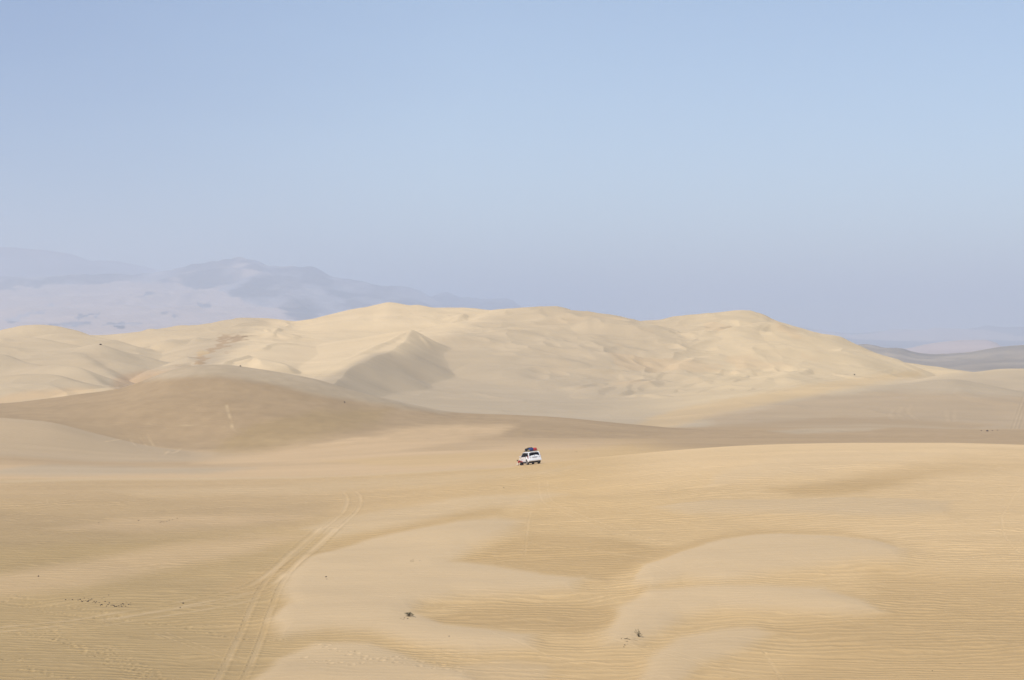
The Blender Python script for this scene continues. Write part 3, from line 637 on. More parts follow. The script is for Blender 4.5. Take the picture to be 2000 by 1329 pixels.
def blob(cx, cy, x, y, rx, ry, rot=0):
    dx = (cx - x) + rx * 1.3 * fbm(cx / (rx * .7), cy / (ry * 1.5), 3, int(x) % 50); dy = (cy - y) - rot * (cx - x) + ry * 2.2 * fbm(cx / (rx * .45), cy / (ry * 2), 3, int(x) % 37)
    return np.exp(-((dx / rx) ** 2 + (dy / ry) ** 2))
def col_left(X, Y, Z, cx, cy, r):
    n = fbm(X / 900, Y / 900, 5, 71, .6); n2 = fbm(X / 260, Y / 500, 4, 73)
    drift = 1.25 * sstep((cy - 548 - 26 * np.clip((cx - 330) / 150, 0, 3)) / 14)                      # drifts climb the foot of the range, on the left
    drift = drift * (1 - sstep((cx - 430) / 130 - (cy - 590) / 60)) + .10 * sstep((n - .12) / .2)
    rocks = blob(cx, cy, 280, 578, 45, 6, .05) + blob(cx, cy, 320, 612, 30, 5, .15) + blob(cx, cy, 165, 618, 22, 4, -.05) + blob(cx, cy, 100, 596, 28, 5, -.4) + blob(cx, cy, 400, 590, 45, 14, -.2) + blob(cx, cy, 20, 555, 90, 10) \
        + blob(cx, cy, 205, 541, 60, 5) + blob(cx, cy, 25, 620, 45, 9, -.2) + blob(cx, cy, 240, 636, 50, 5) + blob(cx, cy, 100, 633, 60, 6)
    w = np.clip(drift - 1.1 * rocks + .62 * n + .45 * n2 + .1, 0, 1); w = sstep((w - .3) / .35)
    gully = np.clip(fbm(X / 220 + .4 * n, Y / 700, 4, 77) * 2.2, -.3, .8)
    base = A_ROCK * (1 + 1.3 * gully[:, None]) + A_DRIFT * .12 * np.clip(n2 * 3, 0, 1)[:, None]
    return base * (1 - w[:, None]) + A_DRIFT * (1 + .12 * n2[:, None]) * w[:, None]
SKL = [(-700, 560), (-300, 540), (150, 540), (290, 538), (310, 532), (340, 523), (365, 518), (400, 513), (430, 509), (455, 505), (480, 499.5), (500, 501), (530, 509), (555, 513), (580, 512.5), (606, 514), (630, 525), (650, 538), (680, 547), (715, 553),
       (750, 561), (780, 564), (800, 567), (830, 578), (845, 588), (880, 602), (1000, 625), (1200, 650)]
far_range('mountains', [(4500, -67.), (6000, [(-700, 690), (0, 688), (400, 690), (1200, 695)]), (8000, [(-700, 640), (0, 640), (200, 632), (400, 645), (700, 660), (1200, 680)]),
          (10500, [(-700, 590), (0, 592), (200, 590), (400, 596), (600, 610), (800, 628), (1000, 650), (1200, 668)]), (12500, [(-700, 565), (0, 562), (300, 560), (480, 545), (600, 560), (800, 595), (900, 622), (1200, 665)]),
          (14000, SKL), (16500, -60.)], (-700, 1200), 620, 300, col_left, 90, 1300, 80, 'hazy bare mountain range with pale sand drifts on its lower slopes')
def col_rock(X, Y, Z, cx, cy, r):
    n = fbm(X / 700, Y / 700, 4, 85); return A_ROCK * (1 + .6 * n[:, None])
far_range('mountains', [(16500, -60.), (18000, [(-700, 530), (0, 520), (330, 560), (600, 600)]), (20500, [(-700, 500), (-100, 492), (0, 489), (60, 488), (130, 492), (180, 508), (230, 514), (300, 530), (360, 560), (600, 620)]), (23500, -60.)],
          (-700, 600), 300, 80, col_rock, 110, 1800, 90, 'fainter mountain range far behind the left one')
far_range('mountains', [(13500, -60.), (15500, [(760, 640), (850, 590), (880, 586), (930, 596), (1000, 598), (1040, 620), (1100, 660)]), (16500, [(760, 620), (830, 590), (845, 581), (873, 573.5), (900, 581), (930, 584), (955, 586), (985, 585), (1000, 587), (1015, 597), (1060, 625), (1100, 660)]), (18500, -60.)],
          (760, 1100), 200, 60, col_rock, 60, 900, 95, 'low faint mountain spur behind the golden dune top')
def col_right(X, Y, Z, cx, cy, r):
    n = fbm(X / 1500, Y / 1500, 4, 87, .6); w = sstep((n + .35 * blob(cx, cy, 1870, 650, 60, 9) - .02) / .12)[:, None]
    return A_ROCK * (1 - w) + A_DRIFT * w
far_range('mountains', [(12000, -67.), (14500, [(1400, 672), (1560, 655), (1700, 662), (1850, 660), (2000, 663), (2700, 668)]), (16500, [(1400, 662), (1500, 652), (1560, 641), (1590, 645), (1650, 652), (1720, 646), (1780, 640), (1830, 642), (1880, 645), (1935, 637), (1960, 641), (1990, 640), (2050, 642), (2700, 650)]), (18500, -67.)],
          (1400, 2700), 320, 80, col_right, 60, 1800, 97, 'very faint low mountains on the right horizon')
def col_pink(X, Y, Z, cx, cy, r):
    n = fbm(X / 300, Y / 300, 4, 89)[:, None]; return col(.50, .375, .31) * (1 + .12 * n)
far_range('hills', [(5600, -67.), (6400, [(1600, 690), (1740, 687), (1800, 678), (1860, 672), (1930, 671), (1960, 678), (2000, 690), (2100, 692)]), (7200, [(1600, 690), (1700, 690), (1760, 683), (1810, 673), (1850, 667), (1890, 664), (1920, 664), (1945, 670), (1965, 685), (2100, 690)]), (8200, -67.)],
          (1600, 2100), 200, 70, col_pink, 6, 500, 98, 'smooth pinkish sand hill behind the dark grey hills')
def col_grey(X, Y, Z, cx, cy, r):
    n = fbm(X / 120, Y / 120, 5, 91, .6)[:, None]; s = sstep((fbm(X / 300, Y / 200, 3, 92)[:, None] + (cy[:, None] - 708) / 40) / .35) * .05
    return col(.30, .228, .146) * (1 + .45 * n) * (1 - s) + col(.42, .32, .21) * s
far_range('hills', [(2500, -67.), (3000, [(1500, 740), (1680, 735), (1850, 728), (2000, 726), (2700, 730)]), (3600, [(1500, 720), (1680, 712), (1750, 716), (1830, 716), (1900, 710), (2000, 706), (2700, 710)]),
                    (4300, [(1500, 690), (1600, 682), (1660, 676), (1690, 673), (1710, 676), (1730, 680), (1760, 681), (1780, 687), (1800, 691), (1830, 692.5), (1860, 691), (1890, 689), (1920, 684), (1950, 679), (1990, 675), (2050, 672), (2300, 680), (2700, 690)]), (5200, -67.)],
          (1500, 2700), 480, 160, col_grey, 5.0, 110, 99, 'low dark grey rocky hills beyond the right end of the dunes')

# the plain the dunes stand on, out to the horizon
pb = bmesh.new(); bmesh.ops.create_grid(pb, x_segments=40, y_segments=40, size=32000)
pm, nt, N, L, b = nmat('plain_sand')
geo = N.new('ShaderNodeNewGeometry'); nz = N.new('ShaderNodeTexNoise'); nz.inputs['Scale'].default_value = .0009; nz.inputs['Detail'].default_value = 6; L.new(geo.outputs['Position'], nz.inputs['Vector'])
rmp = N.new('ShaderNodeValToRGB'); rmp.color_ramp.elements[0].position = .42; rmp.color_ramp.elements[0].color = (.20, .17, .14, 1); rmp.color_ramp.elements[1].position = .56; rmp.color_ramp.elements[1].color = (.50, .38, .28, 1)
L.new(nz.outputs['Fac'], rmp.inputs[0]); L.new(rmp.outputs[0], b.inputs['Base Color']); b.inputs['Roughness'].default_value = 1
plain = mesh_obj('desert_plain', pb, pm, loc=(0, 0, CZ - 67.5)); setp(plain, 'flat desert plain reaching to the horizon', kind='structure')

# ------------------------------------------------------------------ the car
def mat(name, c, rough=.5, metal=0., spec=.5, coat=0., trans=0., dust=0., nscale=20.):
    m, nt, N, L, b = nmat(name)
    b.inputs['Roughness'].default_value = rough; b.inputs['Metallic'].default_value = metal; b.inputs['Specular IOR Level'].default_value = spec
    b.inputs['Coat Weight'].default_value = coat; b.inputs['Transmission Weight'].default_value = trans
    tc = N.new('ShaderNodeTexCoord'); nz = N.new('ShaderNodeTexNoise'); nz.inputs['Scale'].default_value = nscale; nz.inputs['Detail'].default_value = 4; L.new(tc.outputs['Object'], nz.inputs['Vector'])
    mx = N.new('ShaderNodeMix'); mx.data_type = 'RGBA'; mx.inputs['A'].default_value = (*c, 1)
    d = (.45, .34, .22); k = dust if dust else .12
    mx.inputs['B'].default_value = (*[ci * (1 - k) + di * k for ci, di in zip(c, d)], 1) if dust else (*[ci * .8 for ci in c], 1)
    L.new(nz.outputs['Fac'], mx.inputs['Factor']); L.new(mx.outputs['Result'], b.inputs['Base Color'])
    return m
M_white = mat('white_paint', (.90, .89, .86), .4, coat=.3, dust=.05, nscale=1.5)
M_glass = mat('dark_glass', (.006, .007, .012), .45, spec=.03)
M_black = mat('black_plastic', (.018, .018, .02), .55)
M_tyre = mat('tyre_rubber', (.02, .02, .02), .85, dust=.12)
M_rim = mat('alloy', (.42, .41, .40), .35, metal=.6, dust=.2)
M_red = mat('lamp_red', (.30, .012, .018), .2, coat=.5)
M_clear = mat('lamp_clear', (.7, .7, .68), .15)
M_chrome = mat('brushed_trim', (.22, .22, .23), .3, metal=.5)
M_plate = mat('plate_white', (.6, .6, .58), .5)

def box(bm, x0, x1, y0, y1, z0, z1):
    vs = [bm.verts.new(p) for p in ((x0,y0,z0),(x1,y0,z0),(x1,y1,z0),(x0,y1,z0),(x0,y0,z1),(x1,y0,z1),(x1,y1,z1),(x0,y1,z1))]
    fs = [bm.faces.new([vs[i] for i in f]) for f in ((3,2,1,0),(4,5,6,7),(0,1,5,4),(1,2,6,5),(2,3,7,6),(3,0,4,7))]
    return vs, fs
def bevel(bm, w, seg=2, edges=None):
    bmesh.ops.bevel(bm, geom=edges or bm.edges[:], offset=w, segments=seg, profile=.6, affect='EDGES')
def panel(pts, th, out):
    """polygon slab: pts list of 3-D points, pushed out by th along vector out"""
    bm = bmesh.new(); o = Vector(out).normalized() * th
    a = [bm.verts.new(Vector(p)) for p in pts]; c = [bm.verts.new(Vector(p) + o) for p in pts]
    bm.faces.new(a[::-1]); bm.faces.new(c)
    for i in range(len(a)):
        j = (i + 1) % len(a); bm.faces.new((a[i], a[j], c[j], c[i]))
    bmesh.ops.recalc_face_normals(bm, faces=bm.faces[:])
    return bm

z_axis_n = Vector((0, 0, 1))
fwd3 = Vector((car_fwd[0], car_fwd[1], gx_f)).normalized(); rg3 = Vector((car_rgt[0], car_rgt[1], gx_r)); rg3 = (rg3 - rg3.dot(fwd3) * fwd3).normalized(); up3 = rg3.cross(fwd3)
car = empty('suv', (float(car_c[0]), float(car_c[1]), float(car_plane(car_c[0], car_c[1])) - .02))
car.rotation_euler = Matrix((rg3, fwd3, up3)).transposed().to_euler()
setp(car, 'white four wheel drive station wagon with a loaded roof rack stopped on the dune crest', 'car')
# side outline (y forward, z up); wheels at y = -1.4, +1.4
yr, yf, wr = -1.40, 1.40, .385
def arch(cy, r, z0, n=12):
    a0 = math.asin(min(1, max(-1, (z0 - .40) / r)))
    return [(cy - r * math.cos(a0 + (math.pi - 2 * a0) * k / n), .40 + r * math.sin(a0 + (math.pi - 2 * a0) * k / n)) for k in range(n + 1)]
out = [(-2.36, .52), (-2.42, .62), (-2.40, .80), (-2.33, .98), (-2.30, 1.12), (-2.20, 1.42), (-2.10, 1.66), (-2.02, 1.73), (-1.6, 1.775), (-.8, 1.79), (0.0, 1.78), (.42, 1.745), (.60, 1.69), (1.02, 1.33), (1.28, 1.13),
       (1.70, 1.09), (2.10, 1.02), (2.30, .90), (2.38, .72), (2.36, .50), (2.22, .40)]
bottom = arch(yf, .47, .40)[::-1] + [(.90, .45), (-.90, .45)] + arch(yr, .47, .40)[::-1] + [(-2.1, .44)]
outline = out + bottom
def halfw(y, z):
    w = .935
    w *= 1 - .06 * max(0, (abs(y) - 1.7) / .7) ** 2 - .02
    if z > 1.08: w -= .17 * ((z - 1.08) / .70) ** 1.15
    if z < .62: w -= .05 * (.62 - z) / .25
    if z > 1.70: w -= .10 * ((z - 1.70) / .09)
    return w
bm = bmesh.new()
NX = 7
ringL = []
for k in range(NX):
    s = -1 + 2 * k / (NX - 1); s2 = math.copysign(abs(s) ** .55, s) if abs(s) > 1e-6 else 0
    ringL.append([bm.verts.new((halfw(y, z) * s2, y + (.05 * (1 - s2 * s2)) * (1 if y > 1.9 else (-1 if y < -2.2 else 0)), z + (.025 * (1 - s2 * s2) if z > 1.7 else (.03 * (1 - s2 * s2) if (y > .9 and 1.0 < z < 1.2) else 0)))) for y, z in outline])
n = len(outline)
for k in range(NX - 1):
    for i in range(n):
        j = (i + 1) % n; bm.faces.new((ringL[k][i], ringL[k][j], ringL[k + 1][j], ringL[k + 1][i]))
for rr in (ringL[0], ringL[-1]):
    f = bm.faces.new(rr); bmesh.ops.triangulate(bm, faces=[f], ngon_method='EAR_CLIP')
bmesh.ops.recalc_face_normals(bm, faces=bm.faces[:])
body = mesh_obj('body', bm, M_white, car)
def sx(s, y, z, e=.012): return (s * (halfw(y, z) + e), y, z)
for s in (-1, 1):
    o = (s, 0, .25)
    # front door window, rear door window, quarter window
    mesh_obj('window', panel([sx(s,y,z,-.01) for y, z in ((1.12,1.16),(.56,1.64),(.04,1.68),(.04,1.15))], .02, o), M_glass, car)
    mesh_obj('window', panel([sx(s,y,z,-.01) for y, z in ((-.06,1.15),(-.06,1.68),(-.98,1.68),(-1.02,1.16))], .02, o), M_glass, car)
    mesh_obj('window', panel([sx(s,y,z,-.01) for y, z in ((-1.22,1.18),(-1.20,1.66),(-1.86,1.63),(-1.98,1.22))], .02, o), M_glass, car)
    # doors: thin proud panels with handles
    for (a, b_), lab in (((1.02, .02), 'front'), ((-.02, -1.0), 'rear')):
        dr = mesh_obj('door', panel([sx(s,y,z,-.004) for y, z in ((a,.50),(a,1.12),(b_,1.12),(b_,.50))], .012, (s, 0, 0)), M_white, car)
        hb = bmesh.new(); box(hb, -.02, .02, -.09, .09, -.018, .018); h = mesh_obj('handle', hb, M_white, dr, loc=(s * (halfw(0, 1.0) + .03), b_ + .14, .98))
    # sill and wheel-arch lip
    sb = bmesh.new(); box(sb, .81 if s > 0 else -.95, .95 if s > 0 else -.81, -.86, .86, .34, .43); mesh_obj('side_step', sb, M_black, car)
    for cy in (yf, yr):
        lb = bmesh.new(); A = arch(cy, .475, .42, 14); B = arch(cy, .53, .42, 14)
        va = [lb.verts.new((s * (halfw(y, z) + .012), y, z)) for y, z in A]; vb = [lb.verts.new((s * (halfw(y, z) + .004), y, z)) for y, z in B]
        for i in range(14): lb.faces.new((va[i], va[i+1], vb[i+1], vb[i]))
        bmesh.ops.solidify(lb, geom=lb.faces[:], thickness=.02); mesh_obj('wheel_arch', lb, M_white, car)
    # mirror
    mb = bmesh.new(); box(mb, -.11, .11, -.06, .06, -.08, .08); bevel(mb, .03); mesh_obj('mirror', mb, M_white, car, loc=(s * 1.06, .92, 1.20))
    # tail lamp: tall wedge wrapped round the corner
    tb = bmesh.new()
    pts = [(s*.80,-2.335,.90),(s*.955,-2.16,.88),(s*.955,-2.16,1.06),(s*.90,-2.12,1.30),(s*.835,-2.262,1.30),(s*.78,-2.325,1.06)]
    pts2 = [(x * .97, y + .06, z) for x, y, z in pts]
    va = [tb.verts.new(p) for p in pts]; vb = [tb.verts.new(p) for p in pts2]; tb.faces.new(va); tb.faces.new(vb[::-1])
    for i in range(6): tb.faces.new((va[i], va[(i+1)%6], vb[(i+1)%6], vb[i]))
    bmesh.ops.recalc_face_normals(tb, faces=tb.faces[:]); mesh_obj('tail_light', tb, M_red, car)
    hb = bmesh.new(); box(hb, -.16, .16, -.05, .05, -.09, .09); bevel(hb, .03); mesh_obj('headlight', hb, M_clear, car, loc=(s * .70, 2.30, .86))
# rear screen, windscreen
mesh_obj('rear_window', panel([(-.73,-2.285,1.16),(.73,-2.285,1.16),(.66,-2.13,1.62),(-.66,-2.13,1.62)], .02, (0,-1,.3)), M_glass, car)
mesh_obj('windscreen', panel([(-.70,1.07,1.30),(.70,1.07,1.30),(.62,.68,1.655),(-.62,.68,1.655)], .02, (0,1,.8)), M_glass, car)
# tailgate outline, plate garnish, plate, badge-sized handle, bumper
tg = mesh_obj('tailgate', panel([(-.74,-2.40,.74),(.74,-2.40,.74),(.76,-2.345,1.00),(.74,-2.305,1.13),(-.74,-2.305,1.13),(-.76,-2.345,1.00)], .03, (0,-1,0)), M_white, car)
gb = bmesh.new(); box(gb, -.38, .38, -2.405, -2.35, 1.015, 1.065); mesh_obj('handle', gb, M_chrome, tg)
gb = bmesh.new(); box(gb, -.25, .25, -2.415, -2.36, .90, 1.005); mesh_obj('number_plate', gb, M_plate, car)
gb = bmesh.new(); box(gb, -.70, -.60, -2.40, -2.36, 1.0, 1.05); mesh_obj('badge', gb, M_chrome, car)
gb = bmesh.new(); box(gb, .60, .70, -2.40, -2.36, 1.0, 1.05); mesh_obj('badge', gb, M_chrome, car)
gb = bmesh.new(); box(gb, -.93, .93, -2.50, -2.24, .50, .72); bevel(gb, .06, 3); mesh_obj('rear_bumper', gb, M_white, car)
gb = bmesh.new(); box(gb, -.93, .93, 2.22, 2.46, .42, .68); bevel(gb, .06, 3); mesh_obj('front_bumper', gb, M_white, car)
gb = bmesh.new(); box(gb, -.60, .60, 2.36, 2.43, .72, .90); bevel(gb, .02, 1); mesh_obj('grille', gb, M_black, car)
gb = bmesh.new(); box(gb, -.80, .80, -2.28, 2.2, .24, .50); mesh_obj('underbody', gb, M_black, car)
gb = bmesh.new(); bmesh.ops.create_cone(gb, cap_ends=True, segments=12, radius1=.035, radius2=.035, depth=.30, matrix=Matrix.Translation((.45, -2.30, .36)) @ Matrix.Rotation(R(90), 4, 'X')); mesh_obj('exhaust_pipe', gb, M_chrome, car)
gb = bmesh.new(); bmesh.ops.create_cone(gb, cap_ends=True, segments=14, radius1=.11, radius2=.11, depth=1.3, matrix=Matrix.Translation((0, yr, .385)) @ Matrix.Rotation(R(90), 4, 'Y')); mesh_obj('axle', gb, M_black, car)
gb = bmesh.new(); box(gb, -.012, .012, -2.33, -2.30, 1.17, 1.40); mesh_obj('wiper', gb, M_black, car)
gb = bmesh.new(); box(gb, -.50, .50, -2.19, -2.02, 1.70, 1.745); bevel(gb, .015, 1); mesh_obj('roof_spoiler', gb, M_white, car)
def ring_prof(bm, prof, seg=28):
    """lathe about X: prof (x, r)"""
    rings = []
    for k in range(seg):
        a = 2 * math.pi * k / seg; rings.append([bm.verts.new((x, r * math.cos(a), r * math.sin(a))) for x, r in prof])
    for k in range(seg):
        A, B = rings[k], rings[(k + 1) % seg]
        for i in range(len(prof) - 1): bm.faces.new((A[i], A[i+1], B[i+1], B[i]))
    bmesh.ops.recalc_face_normals(bm, faces=bm.faces[:])
def wheel():
    tb = bmesh.new(); ring_prof(tb, [(-.11,.235),(-.125,.30),(-.12,.36),(-.085,wr),(.085,wr),(.12,.36),(.125,.30),(.11,.235)])
    rb = bmesh.new(); ring_prof(rb, [(.10,.24),(.115,.225),(.07,.215),(.02,.20),(-.02,.20)])
    for k in range(5):
        a = 2 * math.pi * k / 5; mt = Matrix.Rotation(a, 4, 'X')
        vs, _ = box(rb, .05, .085, -.035, .035, .03, .215); bmesh.ops.transform(rb, matrix=mt, verts=vs)
    bmesh.ops.create_cone(rb, cap_ends=True, segments=16, radius1=.07, radius2=.05, depth=.05, matrix=Matrix.Translation((.08, 0, 0)) @ Matrix.Rotation(R(90), 4, 'Y'))
    vs = bmesh.ops.create_circle(rb, cap_ends=True, segments=24, radius=.20, matrix=Matrix.Translation((.005, 0, 0)) @ Matrix.Rotation(R(90), 4, 'Y'))
    return tb, rb
tb, rb = wheel(); tm = None
for s, cy in ((-1, yr), (1, yr), (-1, yf), (1, yf)):
    w = empty('wheel', (s * .79, cy, wr)); w.parent = car; w.rotation_euler = (0, 0, math.pi if s < 0 else 0)
    if tm is None:
        t = mesh_obj('tyre', tb, M_tyre, w, smooth=True); q = mesh_obj('rim', rb, M_rim, w); tm = t.data; qm = q.data
    else:
        t = bpy.data.objects.new('tyre', tm); q = bpy.data.objects.new('rim', qm)
        for o in (t, q): C.objects.link(o); o.parent = w
# roof rack
def tube(bm, pts, r, seg=6):
    pts = [Vector(p) for p in pts]; rings = []
    for i, p in enumerate(pts):
        d = (pts[min(i + 1, len(pts) - 1)] - pts[max(i - 1, 0)]).normalized(); u = d.orthogonal().normalized(); v = d.cross(u)
        rr = r[i] if isinstance(r, (list, tuple)) else r
        rings.append([bm.verts.new(p + (u * math.cos(2 * math.pi * k / seg) + v * math.sin(2 * math.pi * k / seg)) * rr) for k in range(seg)])
    for a, b_ in zip(rings[:-1], rings[1:]):
        for k in range(seg): bm.faces.new((a[k], a[(k + 1) % seg], b_[(k + 1) % seg], b_[k]))
    bm.faces.new(rings[0][::-1]); bm.faces.new(rings[-1])
rk = bmesh.new()
for z in (1.86, 1.97):
    for a, b_ in (((-.64,-1.95),(.64,-1.95)), ((.64,-1.95),(.64,.35)), ((.64,.35),(-.64,.35)), ((-.64,.35),(-.64,-1.95))): tube(rk, [(*a, z), (*b_, z)], .014)
for k in range(9):
    y = -1.95 + 2.3 * k / 8; tube(rk, [(-.64, y, 1.86), (.64, y, 1.86)], .011)
    for s in (-1, 1): tube(rk, [(s*.64, y, 1.86), (s*.64, y, 1.97)], .009)
for s in (-1, 1):
    for y in (-1.7, -.7, .2): tube(rk, [(s*.60, y, 1.76), (s*.62, y, 1.86)], .018)
mesh_obj('roof_rack', rk, M_black, car)
# luggage: each bag its own thing, lying in the rack
CM = Matrix.Translation(car.location) @ car.rotation_euler.to_matrix().to_4x4()
def bag(name, c, size, m, label, cat, rz=0, straps=None, seed=0, puff=.25, handle=True):
    t = empty(name); t.matrix_world = CM @ Matrix.Translation(c) @ Matrix.Rotation(rz, 4, 'Z')
    bm = bmesh.new(); bmesh.ops.create_cube(bm, size=1); bmesh.ops.subdivide_edges(bm, edges=bm.edges[:], cuts=7, use_grid_fill=True)
    rnd = random.Random(seed)
    for v in bm.verts:
        p = v.co * 2; e = 5.0
        l = (abs(p.x) ** e + abs(p.y) ** e + abs(p.z) ** e) ** (1 / e); p = p / l
        w = 1 + .05 * math.sin(7 * p.x + seed) * math.cos(5 * p.y + 2 * seed) - .05 * math.cos(p.x * 9 + seed * 3) * max(p.z, 0)
        v.co = Vector((p.x * size[0] / 2 * w, p.y * size[1] / 2 * w, (p.z * .5 + .5) * size[2] * (1 + puff * .3 * (1 - p.x * p.x) * max(p.z, 0))))
    mesh_obj('bag_body', bm, m, t, smooth=True)
    if straps:
        for q in (-.28, .28):
            sb = bmesh.new(); pts = []
            for k in range(17):
                a = math.pi * k / 16; ca, sa = math.cos(a), math.sin(a)
                pts.append((size[0] * q, -ca * size[1] * .53 * min(1, 1.0), (.02 + size[2] * 1.07 * min(1, sa * 1.25))))
            tube(sb, pts, .018, 5); mesh_obj('strap', sb, straps, t)
    if handle:
        hb = bmesh.new(); tube(hb, [(-.10, 0, size[2] * 1.02), (-.06, 0, size[2] * 1.10), (.06, 0, size[2] * 1.10), (.10, 0, size[2] * 1.02)], .014, 5); mesh_obj('handle', hb, M_black, t)
    setp(t, label, cat, 'bags strapped on the roof rack'); return t
M_blue = mat('blue_canvas', (.03, .055, .22), .8); M_redc = mat('red_canvas', (.62, .045, .04), .75); M_blackc = mat('black_canvas', (.015, .016, .02), .8); M_yel = mat('yellow_canvas', (.50, .44, .20), .8)
bag('duffel_bag', (-.12, -1.50, 1.875), (.60, .62, .37), M_blue, 'bright blue duffel bag on the roof rack, left of the red bag', 'bag', 0, M_blackc, 1)
bag('duffel_bag', (.37, -1.52, 1.875), (.50, .60, .34), M_redc, 'bright red duffel bag at the right of the roof rack', 'bag', 0, M_redc, 2)
bag('duffel_bag', (-.10, -.86, 1.875), (.84, .55, .44), M_blackc, 'bulging black bag arching up behind the blue duffel bag', 'bag', .05, M_blackc, 3)
bag('duffel_bag', (-.44, -.30, 1.875), (.34, .60, .36), M_blackc, 'small black bag sloping down at the left front of the roof rack', 'bag', .1, None, 4)
bag('sack', (-.52, -1.62, 1.875), (.22, .52, .15), M_yel, 'flat yellow bag tucked at the left edge of the roof rack', 'bag', 0, None, 5, handle=False)

# ------------------------------------------------------------------ the person by the front wheel, and the cream sack
def skin_mesh(name, verts, edges, radii, m, root=0, sub=2, loc=None, parent=None):
    me = bpy.data.meshes.new(name + '_sk'); me.from_pydata(verts, edges, []); o = bpy.data.objects.new(name + '_sk', me); C.objects.link(o)
    md = o.modifiers.new('skin', 'SKIN'); md.use_smooth_shade = True
    lay = me.skin_vertices[0] if me.skin_vertices else None
    if lay is None:
        bm = bmesh.new(); bm.from_mesh(me); bm.verts.layers.skin.verify(); bm.to_mesh(me); bm.free(); lay = me.skin_vertices[0]
    for i, r in enumerate(radii):
        lay.data[i].radius = (r, r) if not isinstance(r, (tuple, list)) else r; lay.data[i].use_root = (i == root)
    ss = o.modifiers.new('sub', 'SUBSURF'); ss.levels = sub; ss.render_levels = sub
    dg = bpy.context.evaluated_depsgraph_get(); dg.update(); ev = o.evaluated_get(dg); m2 = bpy.data.meshes.new_from_object(ev)
    m2.name = name; bpy.data.objects.remove(o); bpy.data.meshes.remove(me)
    m2.materials.clear(); m2.materials.append(m)
    r = bpy.data.objects.new(name, m2); C.objects.link(r)
    if parent: r.parent = parent
    if loc: r.location = loc
    return r
M_skin = mat('skin', (.30, .17, .11), .55); M_shirt = mat('red_shirt', (.40, .010, .014), .85); M_trou = mat('dark_trousers', (.025, .022, .025), .85); M_hair = mat('dark_hair', (.012, .010, .009), .6)
M_cream = mat('cream_canvas', (.72, .62, .47), .85)
ppx, ppy_ = 1016.5, 909.5
py_y = 194.9; pxx = float(xpx(ppx, py_y)); pz = final_z(pxx, py_y)
# kneeling, bent over to the left (-x), working at the front wheel.  local: -x left, z up
J = dict(pelvis=(.16,.02,.42), waist=(.06,0,.50), chest=(-.12,-.02,.56), neck=(-.28,-.03,.60), head0=(-.34,-.03,.63), head1=(-.44,-.04,.66),
         sl=(-.18,-.22,.57), el=(-.30,-.30,.32), hl=(-.46,-.26,.12), sr=(-.18,.18,.57), er=(-.32,.26,.33), hr=(-.48,.20,.12),
         kl=(-.06,-.18,.12), al=(.34,-.20,.10), tl=(.46,-.20,.05), kr=(.02,.20,.12), ar=(.40,.20,.10), tr=(.52,.20,.05), hipl=(.14,-.12,.38), hipr=(.14,.14,.38))
names = list(J); V = [J[k] for k in names]; ix = {k: i for i, k in enumerate(names)}
E = [('pelvis','waist'),('waist','chest'),('chest','neck'),('neck','head0'),('head0','head1'),('chest','sl'),('sl','el'),('el','hl'),('chest','sr'),('sr','er'),('er','hr'),
     ('pelvis','hipl'),('hipl','kl'),('kl','al'),('al','tl'),('pelvis','hipr'),('hipr','kr'),('kr','ar'),('ar','tr')]
rad = dict(pelvis=.13, waist=.12, chest=.14, neck=.06, head0=.085, head1=.09, sl=.07, el=.045, hl=.035, sr=.07, er=.045, hr=.035, kl=.07, al=.045, tl=.04, kr=.07, ar=.045, tr=.04, hipl=.10, hipr=.10)
# fingers: short chains rooted in each hand
for h, sgn in (('hl', -1), ('hr', 1)):
    hx, hy, hz = J[h]
    for f in range(5):
        off = (f - 2) * .018; ln = (.05, .075, .085, .075, .06)[f]; dx_ = -.9 if f else -.5
        a = (hx - .045, hy + off, hz - .02); b_ = (hx - .045 + dx_ * ln, hy + off * (1.3 if f else 2.2), hz - .045)
        for q in (a, b_): V.append(q)
        E.append((h, len(V) - 2)); E.append((len(V) - 2, len(V) - 1)); rad[len(V) - 2] = .011; rad[len(V) - 1] = .009
E2 = [(ix.get(a, a), ix.get(b_, b_)) for a, b_ in E]
radl = [rad[k] for k in names] + [rad[i] for i in range(len(names), len(V))]
person = skin_mesh('person', V, E2, radl, M_skin, root=0, loc=(pxx, py_y, pz))
setp(person, 'person in red top and dark trousers crouching beside the white car', 'person')
def sub_skin(nm, ks, es, rs, m): return skin_mesh(nm, [J[k] if isinstance(k, str) else k for k in ks], es, rs, m, 0, parent=person)
sub_skin('shirt', ['waist','chest','neck','sl','el','sr','er','pelvis'], [(0,1),(1,2),(1,3),(3,4),(1,5),(5,6),(0,7)], [.165,.185,.085,.105,.075,.105,.075,.15], M_shirt)
sub_skin('trousers', ['pelvis','hipl','kl','al','hipr','kr','ar'], [(0,1),(1,2),(2,3),(0,4),(4,5),(5,6)], [.145,.125,.095,.065,.125,.095,.065], M_trou)
sub_skin('hair', [(-.35,-.02,.68),(-.43,-.03,.71),(-.49,-.04,.68)], [(0,1),(1,2)], [.08,.09,.06], M_hair)
# face: nose, eyes, ears, mouth
fb = bmesh.new()
for c, r_ in (((-.545,-.04,.63), .014), ((-.52,-.075,.655), .011), ((-.52,-.005,.655), .011), ((-.53,-.04,.60), .016)): bmesh.ops.create_icosphere(fb, subdivisions=2, radius=r_, matrix=Matrix.Translation(c))
mesh_obj('face_features', fb, M_skin, person, smooth=True)
